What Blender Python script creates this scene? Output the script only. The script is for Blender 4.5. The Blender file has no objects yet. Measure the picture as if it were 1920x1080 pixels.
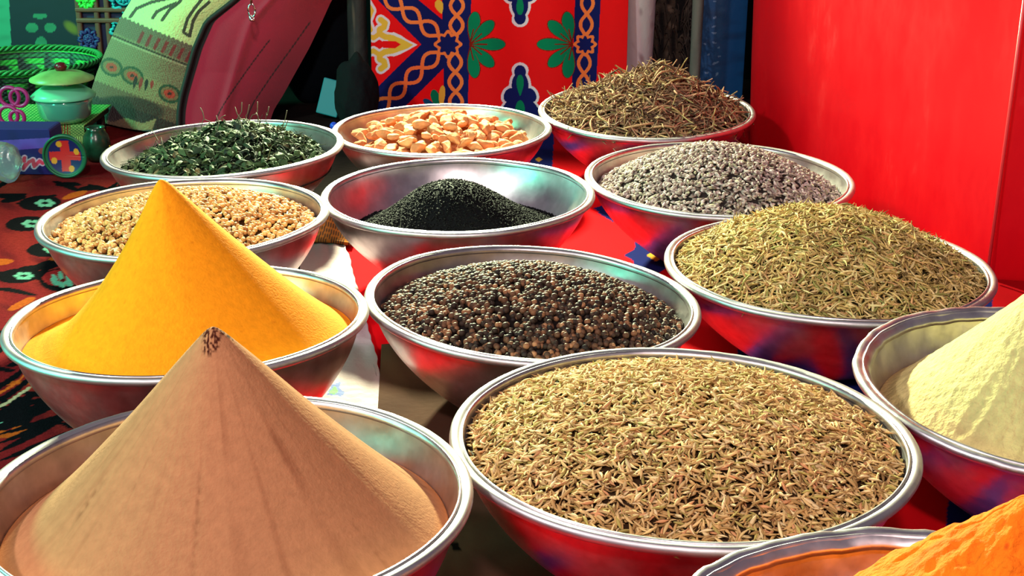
import bpy, math, random
import numpy as np
from mathutils import Vector, Matrix
C = bpy.context.scene.collection
sc = bpy.context.scene
random.seed(4); rng = np.random.default_rng(7)
S = 0.46            # metres per layout unit; the camera hangs one unit above the bowl rims
ZG = 0.275          # rims are this many units above the ground
FOC = 2594.7; PIT = 0.34107; ROLL = 0.00522

def W(x, y, z): return Vector((x*S, y*S, (z+ZG)*S))
_fw = np.array([0, math.cos(PIT), -math.sin(PIT)]); _rt = np.array([1., 0, 0]); _up = np.cross(_rt, _fw)
_c, _s = math.cos(ROLL), math.sin(ROLL)
_rt, _up = _c*_rt+_s*_up, -_s*_rt+_c*_up

# ------------------------------------------------------------------ camera
cd = bpy.data.cameras.new('camera'); cam = bpy.data.objects.new('camera', cd); C.objects.link(cam)
cd.sensor_width = 36; cd.lens = FOC/1920*36; cd.clip_start = .01
M = Matrix(((_rt[0], _up[0], -_fw[0]), (_rt[1], _up[1], -_fw[1]), (_rt[2], _up[2], -_fw[2])))
cam.matrix_world = Matrix.Translation(W(0, 0, 1)) @ M.to_4x4()
sc.camera = cam
# ------------------------------------------------------------------ world and lights
wd = bpy.data.worlds.new('night_market'); sc.world = wd; wd.use_nodes = True
wd.node_tree.nodes['Background'].inputs[0].default_value = (.30, .25, .33, 1)
wd.node_tree.nodes['Background'].inputs[1].default_value = .36
def lamp(name, loc, tgt, power, col, size, spread=180):
    l = bpy.data.lights.new(name, 'AREA'); l.shape = 'DISK'; l.size = size; l.energy = power; l.color = col; l.spread = math.radians(spread)
    o = bpy.data.objects.new(name, l); C.objects.link(o); o.location = loc
    o.rotation_euler = (Vector(tgt)-Vector(loc)).to_track_quat('-Z', 'Y').to_euler()
    return o
lamp('market_lamp_left', (-1.35, .40, 1.45), (.0, 1.4, .1), 19, (1, .92, .90), .16)
lamp('market_lamp_front', (-.02, -.42, 1.55), (.1, 1.5, .1), 23, (1, .80, .76), .15)
lamp('market_lamp_green', (-1.45, .95, .50), (-.2, 1.2, .1), 13, (.08, 1, .62), .40)
lamp('stall_lamp_green', (-1.75, 2.15, .85), (-1.0, 2.75, .1), 6.5, (.08, 1, .5), .3, 78)
lamp('market_lamp_back', (-.28, 2.88, .80), (0, 1.0, .15), 33, (.90, 1, .60), .11, 78)
vs = sc.view_settings; vs.view_transform = 'Standard'; vs.look = 'None'; vs.gamma = 1; vs.use_curve_mapping = False
vs.exposure = 0.15

# ------------------------------------------------------------------ helpers
def proj(X):
    d = np.asarray(X)-np.array([0, 0, 1.]); z = d@_fw
    return 960+FOC*(d@_rt)/z, 540-FOC*(d@_up)/z
def at(px, py, Y):
    d = _fw*FOC+_rt*(px-960)-_up*(py-540); t = Y/d[1]
    return np.array([d[0]*t, Y, 1+d[2]*t])
def gnd(px, py, z=-ZG):
    d = _fw*FOC+_rt*(px-960)-_up*(py-540); t = (z-1)/d[2]
    return np.array([d[0]*t, d[1]*t, z])

def setin(b, k, v):
    for kk in ([k] if isinstance(k, str) else k):
        if kk in b.inputs: b.inputs[kk].default_value = v; return
def mat(name, col, rough=.6, metal=0, noise=None, bump=None, attr=False, spec=.5, trans=0, emit=None, sheen=0, sss=0):
    m = bpy.data.materials.new(name); m.use_nodes = True; nt = m.node_tree; N = nt.nodes; L = nt.links
    b = N['Principled BSDF']; b.inputs['Base Color'].default_value = (*col, 1); b.inputs['Roughness'].default_value = rough
    b.inputs['Metallic'].default_value = metal; setin(b, ['Specular IOR Level', 'Specular'], spec)
    if trans: setin(b, ['Transmission Weight'], trans)
    if sheen: setin(b, ['Sheen Weight'], sheen)
    if sss: setin(b, ['Subsurface Weight'], sss); setin(b, ['Subsurface Scale'], .004)
    tc = N.new('ShaderNodeTexCoord')
    src = None
    if attr:
        a = N.new('ShaderNodeAttribute'); a.attribute_name = 'Col'; src = a.outputs['Color']
    if noise:   # (scale, amount)
        n = N.new('ShaderNodeTexNoise'); n.inputs['Scale'].default_value = noise[0]; n.inputs['Detail'].default_value = 6
        L.new(tc.outputs['Object'], n.inputs['Vector'])
        r = N.new('ShaderNodeMapRange'); r.inputs[1].default_value = .3; r.inputs[2].default_value = .7
        r.inputs[3].default_value = 1-noise[1]; r.inputs[4].default_value = 1+noise[1]*.6
        L.new(n.outputs['Fac'], r.inputs[0])
        mx = N.new('ShaderNodeVectorMath'); mx.operation = 'SCALE'
        if src is not None: L.new(src, mx.inputs[0])
        else: mx.inputs[0].default_value = col
        L.new(r.outputs[0], mx.inputs['Scale']); src = mx.outputs[0]
    if src is not None: L.new(src, b.inputs['Base Color'])
    if bump:    # (scale, strength, distance)
        n = N.new('ShaderNodeTexNoise'); n.inputs['Scale'].default_value = bump[0]; n.inputs['Detail'].default_value = 5
        L.new(tc.outputs['Object'], n.inputs['Vector'])
        bp = N.new('ShaderNodeBump'); bp.inputs['Strength'].default_value = bump[1]; bp.inputs['Distance'].default_value = bump[2]
        L.new(n.outputs['Fac'], bp.inputs['Height']); L.new(bp.outputs[0], b.inputs['Normal'])
    return m
def metal_mat(name, col, r0, r1, sc_, dent):
    m = mat(name, col, .3, 1); nt = m.node_tree; N = nt.nodes; L = nt.links; b = N['Principled BSDF']
    tc = N.new('ShaderNodeTexCoord'); n = N.new('ShaderNodeTexNoise'); n.inputs['Scale'].default_value = sc_; n.inputs['Detail'].default_value = 8
    n.inputs['Roughness'].default_value = .65
    L.new(tc.outputs['Object'], n.inputs['Vector'])
    r = N.new('ShaderNodeMapRange'); r.inputs[1].default_value = .35; r.inputs[2].default_value = .68; r.inputs[3].default_value = r0; r.inputs[4].default_value = r1
    L.new(n.outputs['Fac'], r.inputs[0]); L.new(r.outputs[0], b.inputs['Roughness'])
    cr = N.new('ShaderNodeMapRange'); cr.inputs[1].default_value = .3; cr.inputs[2].default_value = .75; cr.inputs[3].default_value = 1.05; cr.inputs[4].default_value = .72
    n3 = N.new('ShaderNodeTexNoise'); n3.inputs['Scale'].default_value = 60; n3.inputs['Detail'].default_value = 8
    L.new(tc.outputs['Object'], n3.inputs['Vector']); L.new(n3.outputs['Fac'], cr.inputs[0])
    mx = N.new('ShaderNodeVectorMath'); mx.operation = 'SCALE'; mx.inputs[0].default_value = col; L.new(cr.outputs[0], mx.inputs['Scale']); L.new(mx.outputs[0], b.inputs['Base Color'])
    n2 = N.new('ShaderNodeTexNoise'); n2.inputs['Scale'].default_value = 28; n2.inputs['Detail'].default_value = 2; L.new(tc.outputs['Object'], n2.inputs['Vector'])
    bp = N.new('ShaderNodeBump'); bp.inputs['Strength'].default_value = dent; bp.inputs['Distance'].default_value = .004
    L.new(n2.outputs['Fac'], bp.inputs['Height']); L.new(bp.outputs[0], b.inputs['Normal'])
    return m

def tag(o, label=None, cat=None, group=None, kind=None):
    if label: o['label'] = label
    if cat: o['category'] = cat
    if group: o['group'] = group
    if kind: o['kind'] = kind
    return o
def link(name, me, m, parent=None, smooth=True):
    o = bpy.data.objects.new(name, me); C.objects.link(o)
    for x in (m if isinstance(m, (list, tuple)) else [m]): me.materials.append(x)
    if smooth: me.polygons.foreach_set('use_smooth', [True]*len(me.polygons))
    if parent: o.parent = parent
    return o
def npmesh(name, V, F, col=None):
    """V (n,3) metres, F (m,k) int faces of one size; col (n,3)"""
    me = bpy.data.meshes.new(name); V = np.ascontiguousarray(V, dtype=np.float32); F = np.ascontiguousarray(F, dtype=np.int32)
    me.vertices.add(len(V)); me.vertices.foreach_set('co', V.ravel())
    k = F.shape[1]; me.loops.add(F.size); me.loops.foreach_set('vertex_index', F.ravel())
    me.polygons.add(len(F)); me.polygons.foreach_set('loop_start', np.arange(0, F.size, k, dtype=np.int32))
    me.update(calc_edges=True); me.validate()
    if col is not None:
        a = me.color_attributes.new('Col', 'FLOAT_COLOR', 'POINT')
        c4 = np.ones((len(V), 4), np.float32); c4[:, :3] = col; a.data.foreach_set('color', c4.ravel())
    return me
def tri(F): F = np.asarray(F); return np.concatenate([F[:, [0, 1, 2]], F[:, [0, 2, 3]]])
def empty(name, loc=(0, 0, 0)):
    o = bpy.data.objects.new(name, None); C.objects.link(o); o.location = loc; o.empty_display_size = .03; return o
def srgb(r, g, b):
    f = lambda c: (c/255/12.92 if c/255 <= .04045 else ((c/255+.055)/1.055)**2.4)
    return np.array([f(r), f(g), f(b)])
def snoise(x, y, seed=0, n=6):
    r = np.random.default_rng(seed); o = 0
    for i in range(n):
        a = r.uniform(0, 6.28); f = r.uniform(.6, 1.6); o = o+np.sin((x*math.cos(a)+y*math.sin(a))*f*2+r.uniform(0, 6.28))
    return o/n
def gridfaces(nu, nv, wrap=False):
    i = np.arange(nu-1)[:, None]; j = np.arange(nv if wrap else nv-1)[None, :]; j2 = (j+1) % nv
    return np.stack([i*nv+j, (i+1)*nv+j, (i+1)*nv+j2, i*nv+j2], -1).reshape(-1, 4)
def box(name, c, size, m, parent=None, rz=0, bev=.004, rx=0, ry=0):
    import bmesh
    bm = bmesh.new(); bmesh.ops.create_cube(bm, size=1)
    bmesh.ops.scale(bm, vec=size, verts=bm.verts)
    if bev: bmesh.ops.bevel(bm, geom=bm.edges[:], offset=min(bev, min(size)*.3), segments=2, affect='EDGES', profile=.5)
    bmesh.ops.rotate(bm, cent=(0, 0, 0), matrix=Matrix.Rotation(rx, 3, 'X') @ Matrix.Rotation(ry, 3, 'Y') @ Matrix.Rotation(0, 3, 'Z'), verts=bm.verts)
    bmesh.ops.rotate(bm, cent=(0, 0, 0), matrix=Matrix.Rotation(rz, 3, 'Z'), verts=bm.verts)
    bmesh.ops.translate(bm, vec=c, verts=bm.verts)
    me = bpy.data.meshes.new(name); bm.to_mesh(me); bm.free()
    return link(name, me, m, parent, smooth=False)
def lathe(name, prof, m, parent=None, c=(0, 0, 0), n=48, closed=False, axis='Z', wob=0, seed=0):
    P = np.array(prof, float); T = np.linspace(0, 2*np.pi, n, endpoint=False)
    w = 1+wob*snoise(np.cos(T)*3, np.sin(T)*3, seed)
    V = np.stack([P[:, :1]*np.cos(T)*w, P[:, :1]*np.sin(T)*w, np.repeat(P[:, 1:2], n, 1)], -1).reshape(-1, 3)
    if axis == 'Y': V = V[:, [0, 2, 1]]*np.array([1, -1, 1])
    if axis == 'X': V = V[:, [2, 0, 1]]
    F = gridfaces(len(P), n, True)
    if closed:
        i = len(P)-1; j = np.arange(n); F = np.concatenate([F, np.stack([i*n+j, j, (j+1) % n, i*n+(j+1) % n], -1)])
    return link(name, npmesh(name, V+np.array(c), F), m, parent)
def tubes(name, paths, m, parent=None, n=6, cols=None):
    """paths: list of (points, radius or radii)"""
    V = []; F = []; K = []; b = 0
    for q, (pts, r) in enumerate(paths):
        pts = np.array(pts, float); rr = np.broadcast_to(np.asarray(r, float), (len(pts),))
        t = np.gradient(pts, axis=0); t /= np.linalg.norm(t, axis=1)[:, None]+1e-9
        up = np.array([0, 0, 1.]) if abs(t[:, 2]).mean() < .8 else np.array([0, 1., 0])
        s = np.cross(t, up); s /= np.linalg.norm(s, axis=1)[:, None]+1e-9; u = np.cross(s, t)
        T = np.linspace(0, 2*np.pi, n, endpoint=False)
        v = pts[:, None]+rr[:, None, None]*(s[:, None]*np.cos(T)[:, None]+u[:, None]*np.sin(T)[:, None])
        V.append(v.reshape(-1, 3)); F.append(gridfaces(len(pts), n, True)+b); k = len(pts)
        c0 = np.stack([pts[0], pts[-1]]); V.append(c0)
        j = np.arange(n); F.append(np.stack([np.full(n, b+k*n), j+b, (j+1) % n+b, np.full(n, b+k*n)], -1)); F.append(np.stack([np.full(n, b+k*n+1), (k-1)*n+(j+1) % n+b, (k-1)*n+j+b, np.full(n, b+k*n+1)], -1))
        b += k*n+2
        if cols is not None: K.append(np.repeat(np.array(cols[q])[None], k*n+2, 0))
    V = np.concatenate(V); F = np.concatenate(F)
    me = bpy.data.meshes.new(name)
    me.from_pydata(V.tolist(), [], [list(dict.fromkeys(f)) for f in F.tolist()]); me.update()
    if cols is not None:
        a = me.color_attributes.new('Col', 'FLOAT_COLOR', 'POINT'); c4 = np.ones((len(V), 4), np.float32); c4[:, :3] = np.concatenate(K); a.data.foreach_set('color', c4.ravel())
    return link(name, me, m, parent)

# ---- cloth painting helpers: a printed design is evaluated on the cloth's own points
class Paint:
    def __init__(s, X, Y, base): s.x = X; s.y = Y; s.c = np.tile(np.asarray(base, float), (X.size, 1)).reshape(*X.shape, 3)
    def put(s, mask, col): s.c[mask] = col
    def soft(s, a, col): a = np.clip(a, 0, 1)[..., None]; s.c = s.c*(1-a)+np.asarray(col)*a
    def ell(s, cx, cy, a, b, ang=0):
        t = math.radians(ang); dx = s.x-cx; dy = s.y-cy; u = dx*math.cos(t)+dy*math.sin(t); v = -dx*math.sin(t)+dy*math.cos(t)
        return (u/a)**2+(v/b)**2
    def petal(s, x0, y0, x1, y1, w):
        dx = x1-x0; dy = y1-y0; L = math.hypot(dx, dy); u = ((s.x-x0)*dx+(s.y-y0)*dy)/L/L; v = (-(s.x-x0)*dy+(s.y-y0)*dx)/L
        uu = np.clip(u, 0, 1); return (u > 0) & (u < 1) & (np.abs(v) < w*np.sqrt(np.clip(np.sin(np.pi*uu**1.6), 0, 1)))
    def line(s, pts, w):
        m = np.full(s.x.shape, 1e9)
        for (ax, ay), (bx, by) in zip(pts[:-1], pts[1:]):
            dx = bx-ax; dy = by-ay; t = np.clip(((s.x-ax)*dx+(s.y-ay)*dy)/(dx*dx+dy*dy+1e-9), 0, 1)
            m = np.minimum(m, np.hypot(s.x-ax-t*dx, s.y-ay-t*dy))
        return m < w
    def poly(s, pts):
        ins = np.zeros(s.x.shape, bool); n = len(pts)
        for i in range(n):
            (ax, ay), (bx, by) = pts[i], pts[(i+1) % n]
            if ay == by: continue
            cnd = ((ay > s.y) != (by > s.y)) & (s.x < (bx-ax)*(s.y-ay)/(by-ay)+ax); ins ^= cnd
        return ins
    def braid(s, p0, p1, amp, per, w, col, ph=0):
        dx = p1[0]-p0[0]; dy = p1[1]-p0[1]; L = math.hypot(dx, dy); u = ((s.x-p0[0])*dx+(s.y-p0[1])*dy)/L; v = (-(s.x-p0[0])*dy+(s.y-p0[1])*dx)/L
        ok = (u > 0) & (u < L)
        for sg in (1, -1):
            f = sg*amp*np.sin(np.pi*(u+ph)/per); sl = amp*np.pi/per*np.cos(np.pi*(u+ph)/per)
            s.put(ok & (np.abs(v-f)/np.sqrt(1+sl*sl) < w), col)
def painted_sheet(name, corner_fn, nu, nv, paintfn, m, parent=None, thick=None):
    """corner_fn(u,v)->(n,3) layout units; the design is laid over the sheet"""
    u, v = np.meshgrid(np.linspace(0, 1, nu), np.linspace(0, 1, nv), indexing='ij')
    X = corner_fn(u, v); px, py = proj(X.reshape(-1, 3)); col = paintfn(px.reshape(u.shape), py.reshape(u.shape))
    V = (X.reshape(-1, 3)+np.array([0, 0, ZG]))*S
    F = gridfaces(nu, nv)
    o = link(name, npmesh(name, V, F, col.reshape(-1, 3)), m, parent)
    if thick:
        md = o.modifiers.new('thickness', 'SOLIDIFY'); md.thickness = thick; md.offset = 0
    return o

# ------------------------------------------------------------------ materials
ALU = metal_mat('worn_aluminium', (.64, .60, .62), .30, .50, 14, .10)
ALUD = metal_mat('hammered_aluminium', (.74, .71, .74), .28, .48, 22, .45)
RIM = metal_mat('rim_aluminium', (.62, .60, .62), .40, .56, 30, .12)
GRAIN = mat('seed_coat', (1, 1, 1), .75, attr=True, spec=.12)
GRAINS = mat('glossy_seed_coat', (1, 1, 1), .6, attr=True, spec=.14)
POWD = mat('ground_powder', (1, 1, 1), .95, attr=True, spec=.1, noise=(160, .10), bump=(420, .45, .0012))
POWR = mat('coarse_powder', (1, 1, 1), .9, attr=True, spec=.15, noise=(120, .16), bump=(260, .8, .003))
CLOTH = mat('printed_cotton', (1, 1, 1), .95, attr=True, spec=.02, bump=(900, .25, .0006))
RUGM = mat('woven_rug', (1, 1, 1), .95, attr=True, spec=.02, bump=(600, .6, .002), noise=(200, .2))
GLOSSC = mat('painted_surface', (1, 1, 1), .45, attr=True)

# ------------------------------------------------------------------ ground
g = painted = None
V = np.array([[-3.2, -.4, 0], [3.4, -.4, 0], [3.4, 4.4, 0], [-3.2, 4.4, 0]])
o = link('floor', npmesh('floor', V, np.array([[0, 1, 2, 3]])), mat('dark_ground', (.016, .010, .010), .9, spec=.05, noise=(8, .4), bump=(60, .4, .004)), smooth=False); tag(o, kind='structure')

def rug_paint(x, y):
    p = Paint(x, y, srgb(108, 24, 28)); BK = srgb(10, 12, 16); MI = srgb(105, 175, 150); OR = srgb(190, 90, 30); DR = srgb(90, 22, 26); CR = srgb(165, 160, 125)
    n = snoise(x/46, y/20, 3); p.soft((n+.1)*1.2, srgb(134, 40, 34)); n = snoise(x/24, y/10, 5); p.soft((n-.25)*2, DR)
    r = random.Random(5)
    for i in range(84):      # dark leaf strokes, flattened into the rug's perspective
        cx = r.uniform(-40, 250); cy = r.uniform(345, 900); a = r.uniform(24, 46); b = r.uniform(3.5, 7); an = r.uniform(-30, 12)
        wv = 6*np.sin((x-cx)/26+i)
        e = Paint.ell(type('q', (), dict(x=x, y=y+wv))(), cx, cy, a, b, an); p.put(e < 1, BK if i % 4 else OR*.7)
    for cx, cy in ((75, 383), (50, 422), (90, 470), (35, 520)):
        p.put(p.ell(cx, cy, 40, 14, -4) < 1, BK)
        for k in range(6):
            t = k*1.047; p.put(p.ell(cx+10+13*math.cos(t), cy+5*math.sin(t), 6.5, 3, 0) < 1, MI*.8)
    for cx, cy in ((118, 528), (22, 782), (-6, 790)):
        p.put(p.ell(cx, cy, 44, 22, 0) < 1, BK); p.put(p.ell(cx, cy-4, 38, 16, 0) < 1, srgb(140, 34, 36))
        for k in range(7):
            t = k*.9; p.put(p.ell(cx+17*math.cos(t), cy+8*math.sin(t), 9, 4.6, math.degrees(t)*.3) < 1, MI)
        p.put(p.ell(cx, cy, 4, 3) < 1, DR)
    for k, (w, c) in enumerate(((5, BK), (2.4, OR), (5, BK), (2.6, CR), (6, BK), (5, BK), (6, BK))):   # nested arcs by the bowl
        off = k*13
        p.put(p.line([(-20, 735+off), (10, 722+off), (35, 705+off), (55, 680+off*1.3)], w), c)
    for k in range(7):
        p.put(p.petal(-10, 770+k*17, 150-(k % 3)*22, 742+k*11, 6), BK)
    return p.c
o = painted_sheet('patterned_rug', lambda u, v: np.stack([-2.6+u*1.9, .9+v*4.6, -ZG+.006+.004*snoise(u*9, v*16, 9)], -1), 420, 760, rug_paint, RUGM, thick=.004)
tag(o, 'red woven rug with black scrolls and mint flowers left of the bowls', 'rug')

def cloth_paint(x, y):
    RED = srgb(222, 14, 24); NV = srgb(22, 30, 92); OR = srgb(235, 110, 50); GO = srgb(200, 140, 50); GR = srgb(20, 120, 80)
    p = Paint(x, y, srgb(176, 8, 18)); p.soft(snoise(x/120, y/50, 3)*.9, srgb(96, 6, 14)); p.put(x < 742+(y-600)*.16, RED); p.put(p.poly([(1040, 370), (1190, 360), (1230, 520), (1040, 500)]), RED)
    # navy chevron bands and gold lozenges between and under the bowls
    for k in range(-2, 9):
        x0 = 700+k*210
        p.put(p.poly([(x0, 1250), (x0+70, 1250), (x0+10+120, 240), (x0+120-30, 240)]) & (k > 0), NV)
    for cx, cy, a in ((1230, 480, 60), (1500, 700, 90), (1590, 690, 80), (1080, 1000, 50), (1350, 1110, 110), (1150, 400, 30), (1010, 300, 24)):
        p.put(p.poly([(cx-a, cy), (cx, cy-a*.6), (cx+a, cy), (cx, cy+a*.6)]), NV); p.put(p.poly([(cx-a*.3, cy), (cx, cy-a*.2), (cx+a*.3, cy), (cx, cy+a*.2)]), GO)
    p.put(p.poly([(1112, 392), (1150, 380), (1165, 410), (1130, 402)]), NV)
    p.put(p.ell(1005, 960, 34, 14, 10) < 1, GR)
    return p.c
def strip(u, v):      # the cloth's left edge runs in front of the rug
    x0 = -.50+.015*np.sin(v*19)+.0*v; y0 = .5+v*5.15
    xr = 1.75
    return np.stack([x0+u*(xr-x0), y0, -ZG+.016+.005*snoise(u*14, v*20, 2)], -1)
o = painted_sheet('red_printed_cloth', strip, 520, 700, cloth_paint, CLOTH, thick=.002)
tag(o, 'bright red cotton cloth with navy patches spread under the bowls', 'cloth')

def paper_paint(x, y):
    p = Paint(x, y, srgb(168, 140, 150)); n = snoise(x/22, y/14, 8); p.soft(n*.35, srgb(160, 130, 140))
    # painted bird-like scrap print, green leaf with blue edge
    p.put(p.poly([(612, 742), (622, 722), (640, 716), (636, 728), (648, 738), (640, 744)]), srgb(30, 60, 150)); p.put(p.poly([(616, 738), (628, 724), (634, 734), (628, 741)]), srgb(50, 140, 40))
    return p.c
pa = [gnd(565, 395), gnd(628, 398), gnd(733, 790), gnd(560, 800)]
def paper(u, v):
    a = pa[0]*(1-v)[..., None]+pa[3]*v[..., None]; b = pa[1]*(1-v)[..., None]+pa[2]*v[..., None]
    uu = u[..., None]*(1+.02*(snoise(v*30,v*0,3)*1.5+np.sin(v*140)*.3)[..., None]*(u[..., None] > .95)); X = a*(1-uu)+b*uu; X[..., 2] = -ZG+.028+.004*snoise(u*8, v*14, 4); return X
o = painted_sheet('pale_paper_strip', paper, 90, 260, paper_paint, mat('creased_paper', (1, 1, 1), .8, attr=True, bump=(70, .5, .004)), thick=.0012)
tag(o, 'pale pink-white paper strip with ragged edge lying between the turmeric and peppercorn bowls', 'paper')
pb = [gnd(716, 668), gnd(905, 668), gnd(1120, 1150), gnd(690, 1150)]
def board(u, v):
    a = pb[0]*(1-v)[..., None]+pb[3]*v[..., None]; b = pb[1]*(1-v)[..., None]+pb[2]*v[..., None]; X = a*(1-u[..., None])+b*u[..., None]; X[..., 2] = -ZG+.030+.003*snoise(u*6, v*6, 6); return X
def board_paint(x, y):
    p = Paint(x, y, srgb(74, 50, 40)); p.soft(snoise(x/60, y/18, 3)*.8, srgb(52, 32, 28)); p.soft((snoise(x/30, y/40, 13)-.2), srgb(96, 70, 54))
    p.put(p.ell(855, 1028, 7, 9, 10) < 1, srgb(12, 8, 8)); p.put(p.line([(846, 1022), (862, 1034)], 2.5), srgb(12, 8, 8)); return p.c
o = painted_sheet('brown_cardboard_sheet', board, 120, 120, board_paint, mat('cardboard', (1, 1, 1), .95, attr=True, spec=.03, bump=(120, .3, .002)), thick=.002)
tag(o, 'brown cardboard sheet lying on the red cloth between the front bowls', 'cardboard')

# ------------------------------------------------------------------ bowls
B = {"A": [-.8856, 4.1372, .3667, .0342, .0035, -.0143], "B": [-.2347, 4.4775, .3633, .0097, .0103, -.0300], "C": [-.8195, 3.3148, .3581, .0146, .0002, .0122],
 "D": [.4629, 4.7376, .3759, .0074, .0515, -.0200], "E": [-.1479, 3.6094, .3705, .0083, .0082, -.0082], "F": [.5828, 3.7991, .3789, -.0001, .0237, -.0101],
 "G": [.7332, 3.0520, .3774, -.0046, .0156, -.0183], "H": [.0450, 2.7780, .3590, -.0501, .0054, -.0083], "I": [-.6403, 2.5670, .3554, .0168, -.0351, .0281],
 "J": [.2808, 2.0686, .3826, -.0063, -.0059, .0140], "K": [-.4123, 1.7984, .3582, -.0057, -.0209, .0479], "L": [1.0054, 2.3109, .3762, -.0217, .0389, -.0005],
 "M": [.5148, 1.3477, .3697, .0098, .0050, .0370]}
PE = 1.75
def depth(k): return (ZG-.036+B[k][5])/B[k][2]
def rin(k, z):       # inner radius (R=1) at height z below the rim
    u = min(max(-z/depth(k), 0), 1); return .945*(.45/.95+(1-.45/.95)*(1-u**PE))-.006
def frame(k):
    x, y, R, tx, ty, dz = B[k]; n = Vector((-tx, -ty, 1)).normalized()
    q = Vector((0, 0, 1)).rotation_difference(n).to_matrix().to_4x4()
    return Matrix.Translation(W(x, y, dz)) @ q
def bowl(k, label, m=ALU, wob=.006, hammered=False):
    R = B[k][2]*S; D = depth(k); sd = ord(k)
    pr = []
    for i in range(27):
        u = i/26*1.0; pr.append((.952*(.45/.95+(1-.45/.95)*(1-u**PE)), -u*D))
    outer = [(r, z) for r, z in pr]; base = [(.40, -D-.006), (.2, -D-.002), (.001, -D)]
    inner = [(r-.010, z+.004) for r, z in pr]; ib = [(.3, -D+.012), (.001, -D+.012)]
    prof = ib[::-1]+inner[::-1]+outer+base
    n = 144; T = np.linspace(0, 2*np.pi, n, endpoint=False); P = np.array(prof)
    w = 1+wob*snoise(np.cos(T)*2.2, np.sin(T)*2.2, sd)[None, :]*np.clip(1+P[:, 1:]/D, 0, 1)
    dz = wob*1.1*snoise(np.cos(T)*3+5, np.sin(T)*3, sd+40)[None, :]*np.clip(1+P[:, 1:]/D, 0, 1)
    dent = 0
    if hammered: dent = .006*snoise(np.cos(T)*14, np.sin(T)*14, sd+3)[None, :]*np.clip(1+P[:, 1:]/D*2.5, 0, 1)
    def rev(P, w, dz, dent=0):
        return np.stack([P[:, :1]*np.cos(T)*(w+dent), P[:, :1]*np.sin(T)*(w+dent), P[:, 1:]+dz], -1).reshape(-1, 3)*R
    o = link('metal_bowl', npmesh('metal_bowl', rev(P, w, dz, dent), gridfaces(len(P), n, True)), m)
    o.matrix_world = frame(k)
    tag(o, label, 'bowl', 'wide aluminium spice bowls')
    # rolled rim: flat lip sloping in, rounded outer bead
    lip = [(.936, -.034), (.944, -.018), (.953, -.007), (.965, .002), (.979, .005), (.991, .001), (.999, -.009), (1.001, -.021), (.996, -.032), (.984, -.040), (.968, -.040), (.950, -.038)]
    if hammered: lip = [(.905, -.050), (.918, -.030), (.935, -.013)]+lip[3:-1]+[(.940, -.044)]
    P = np.array(lip); w = 1+wob*snoise(np.cos(T)*2.2, np.sin(T)*2.2, sd)[None, :]; dz = wob*1.1*snoise(np.cos(T)*3+5, np.sin(T)*3, sd+40)[None, :]
    d2 = .006*snoise(np.cos(T)*14, np.sin(T)*14, sd+3)[None, :]+.004*snoise(np.cos(T)*33, np.sin(T)*33, sd+8)[None, :] if hammered else .0012*snoise(np.cos(T)*25, np.sin(T)*25, sd)[None, :]
    Vv = rev(P, w, dz+d2, d2*.6); i = len(P)-1; j = np.arange(n)
    F = np.concatenate([gridfaces(len(P), n, True), np.stack([i*n+j, j, (j+1) % n, i*n+(j+1) % n], -1)])
    link('rim', npmesh('rim', Vv, F), ALUD if hammered else RIM, o)
    return o
bowl('A', 'aluminium bowl of dried green leaves in front of the maroon bag')
bowl('B', 'aluminium bowl of pale orange root chunks in front of the printed banner')
bowl('C', 'aluminium bowl of round tan coriander seeds behind the yellow cone')
bowl('D', 'aluminium bowl of tangled brown twigs beside the red tub')
bowl('E', 'half-empty aluminium bowl holding a low mound of black seeds')
bowl('F', 'aluminium bowl of pale grey seeds between the twig bowl and the rosemary bowl')
bowl('G', 'aluminium bowl heaped with olive rosemary needles')
bowl('H', 'aluminium bowl of black and brown peppercorns in the middle')
bowl('I', 'aluminium bowl with the tall yellow-orange powder cone')
bowl('J', 'aluminium bowl brimming with cumin seeds at the front')
bowl('K', 'aluminium bowl with the tall pinkish brown powder cone')
bowl('L', 'aluminium bowl of pale green powder cut by the right edge', ALUD, .009, True)
bowl('M', 'aluminium bowl of bright orange powder in the front right corner', ALUD, .012, True)

# ------------------------------------------------------------------ heaps
def heap_fn(k, zb, H, ax=0, ay=0, shape=None, noise=0, seed=0):
    """height z (R=1) over the bowl centre plane at (x,y)"""
    rb = rin(k, zb)-.004
    def f(x, y):
        r = np.hypot(x, y)
        # fraction s: 0 at the apex, 1 on the base circle, along rays from the apex
        dx = x-ax; dy = y-ay; d = np.hypot(dx, dy)+1e-9; ux = dx/d; uy = dy/d
        bq = ax*ux+ay*uy; cq = ax*ax+ay*ay-rb*rb; L = -bq+np.sqrt(np.maximum(bq*bq-cq, 1e-9)); s = np.clip(d/L, 0, 1)
        th = np.arctan2(uy, ux)
        h = zb+H*shape(s, th)
        if noise: h = h+noise*snoise(x*7, y*7, seed)*np.clip((1-s)*5, 0, 1)
        return h
    return f, rb
dome = lambda p=2.: (lambda s, t: 1-s**p)
def cone(e0, e1=None, tip=.03):
    def f(s, t):
        e = e0 if e1 is None else e0+(e1-e0)*(.5-.5*np.cos(t))
        q = np.sqrt(s*s+tip*tip)-tip; q = q/(math.sqrt(1+tip*tip)-tip); return (1-q)**e
    return f
def surf_mesh(f, rb, nr=60, nt=160, ax=0, ay=0):
    T = np.linspace(0, 2*np.pi, nt, endpoint=False); rr = np.linspace(0, 1, nr)**1.0; rr[0] = .002
    bx = rb*np.cos(T); by = rb*np.sin(T)
    X = ax+(bx-ax)*rr[:, None]; Y = ay+(by-ay)*rr[:, None]
    Z = f(X, Y); return np.stack([X, Y, Z], -1), gridfaces(nr, nt, True), rr, T
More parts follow.
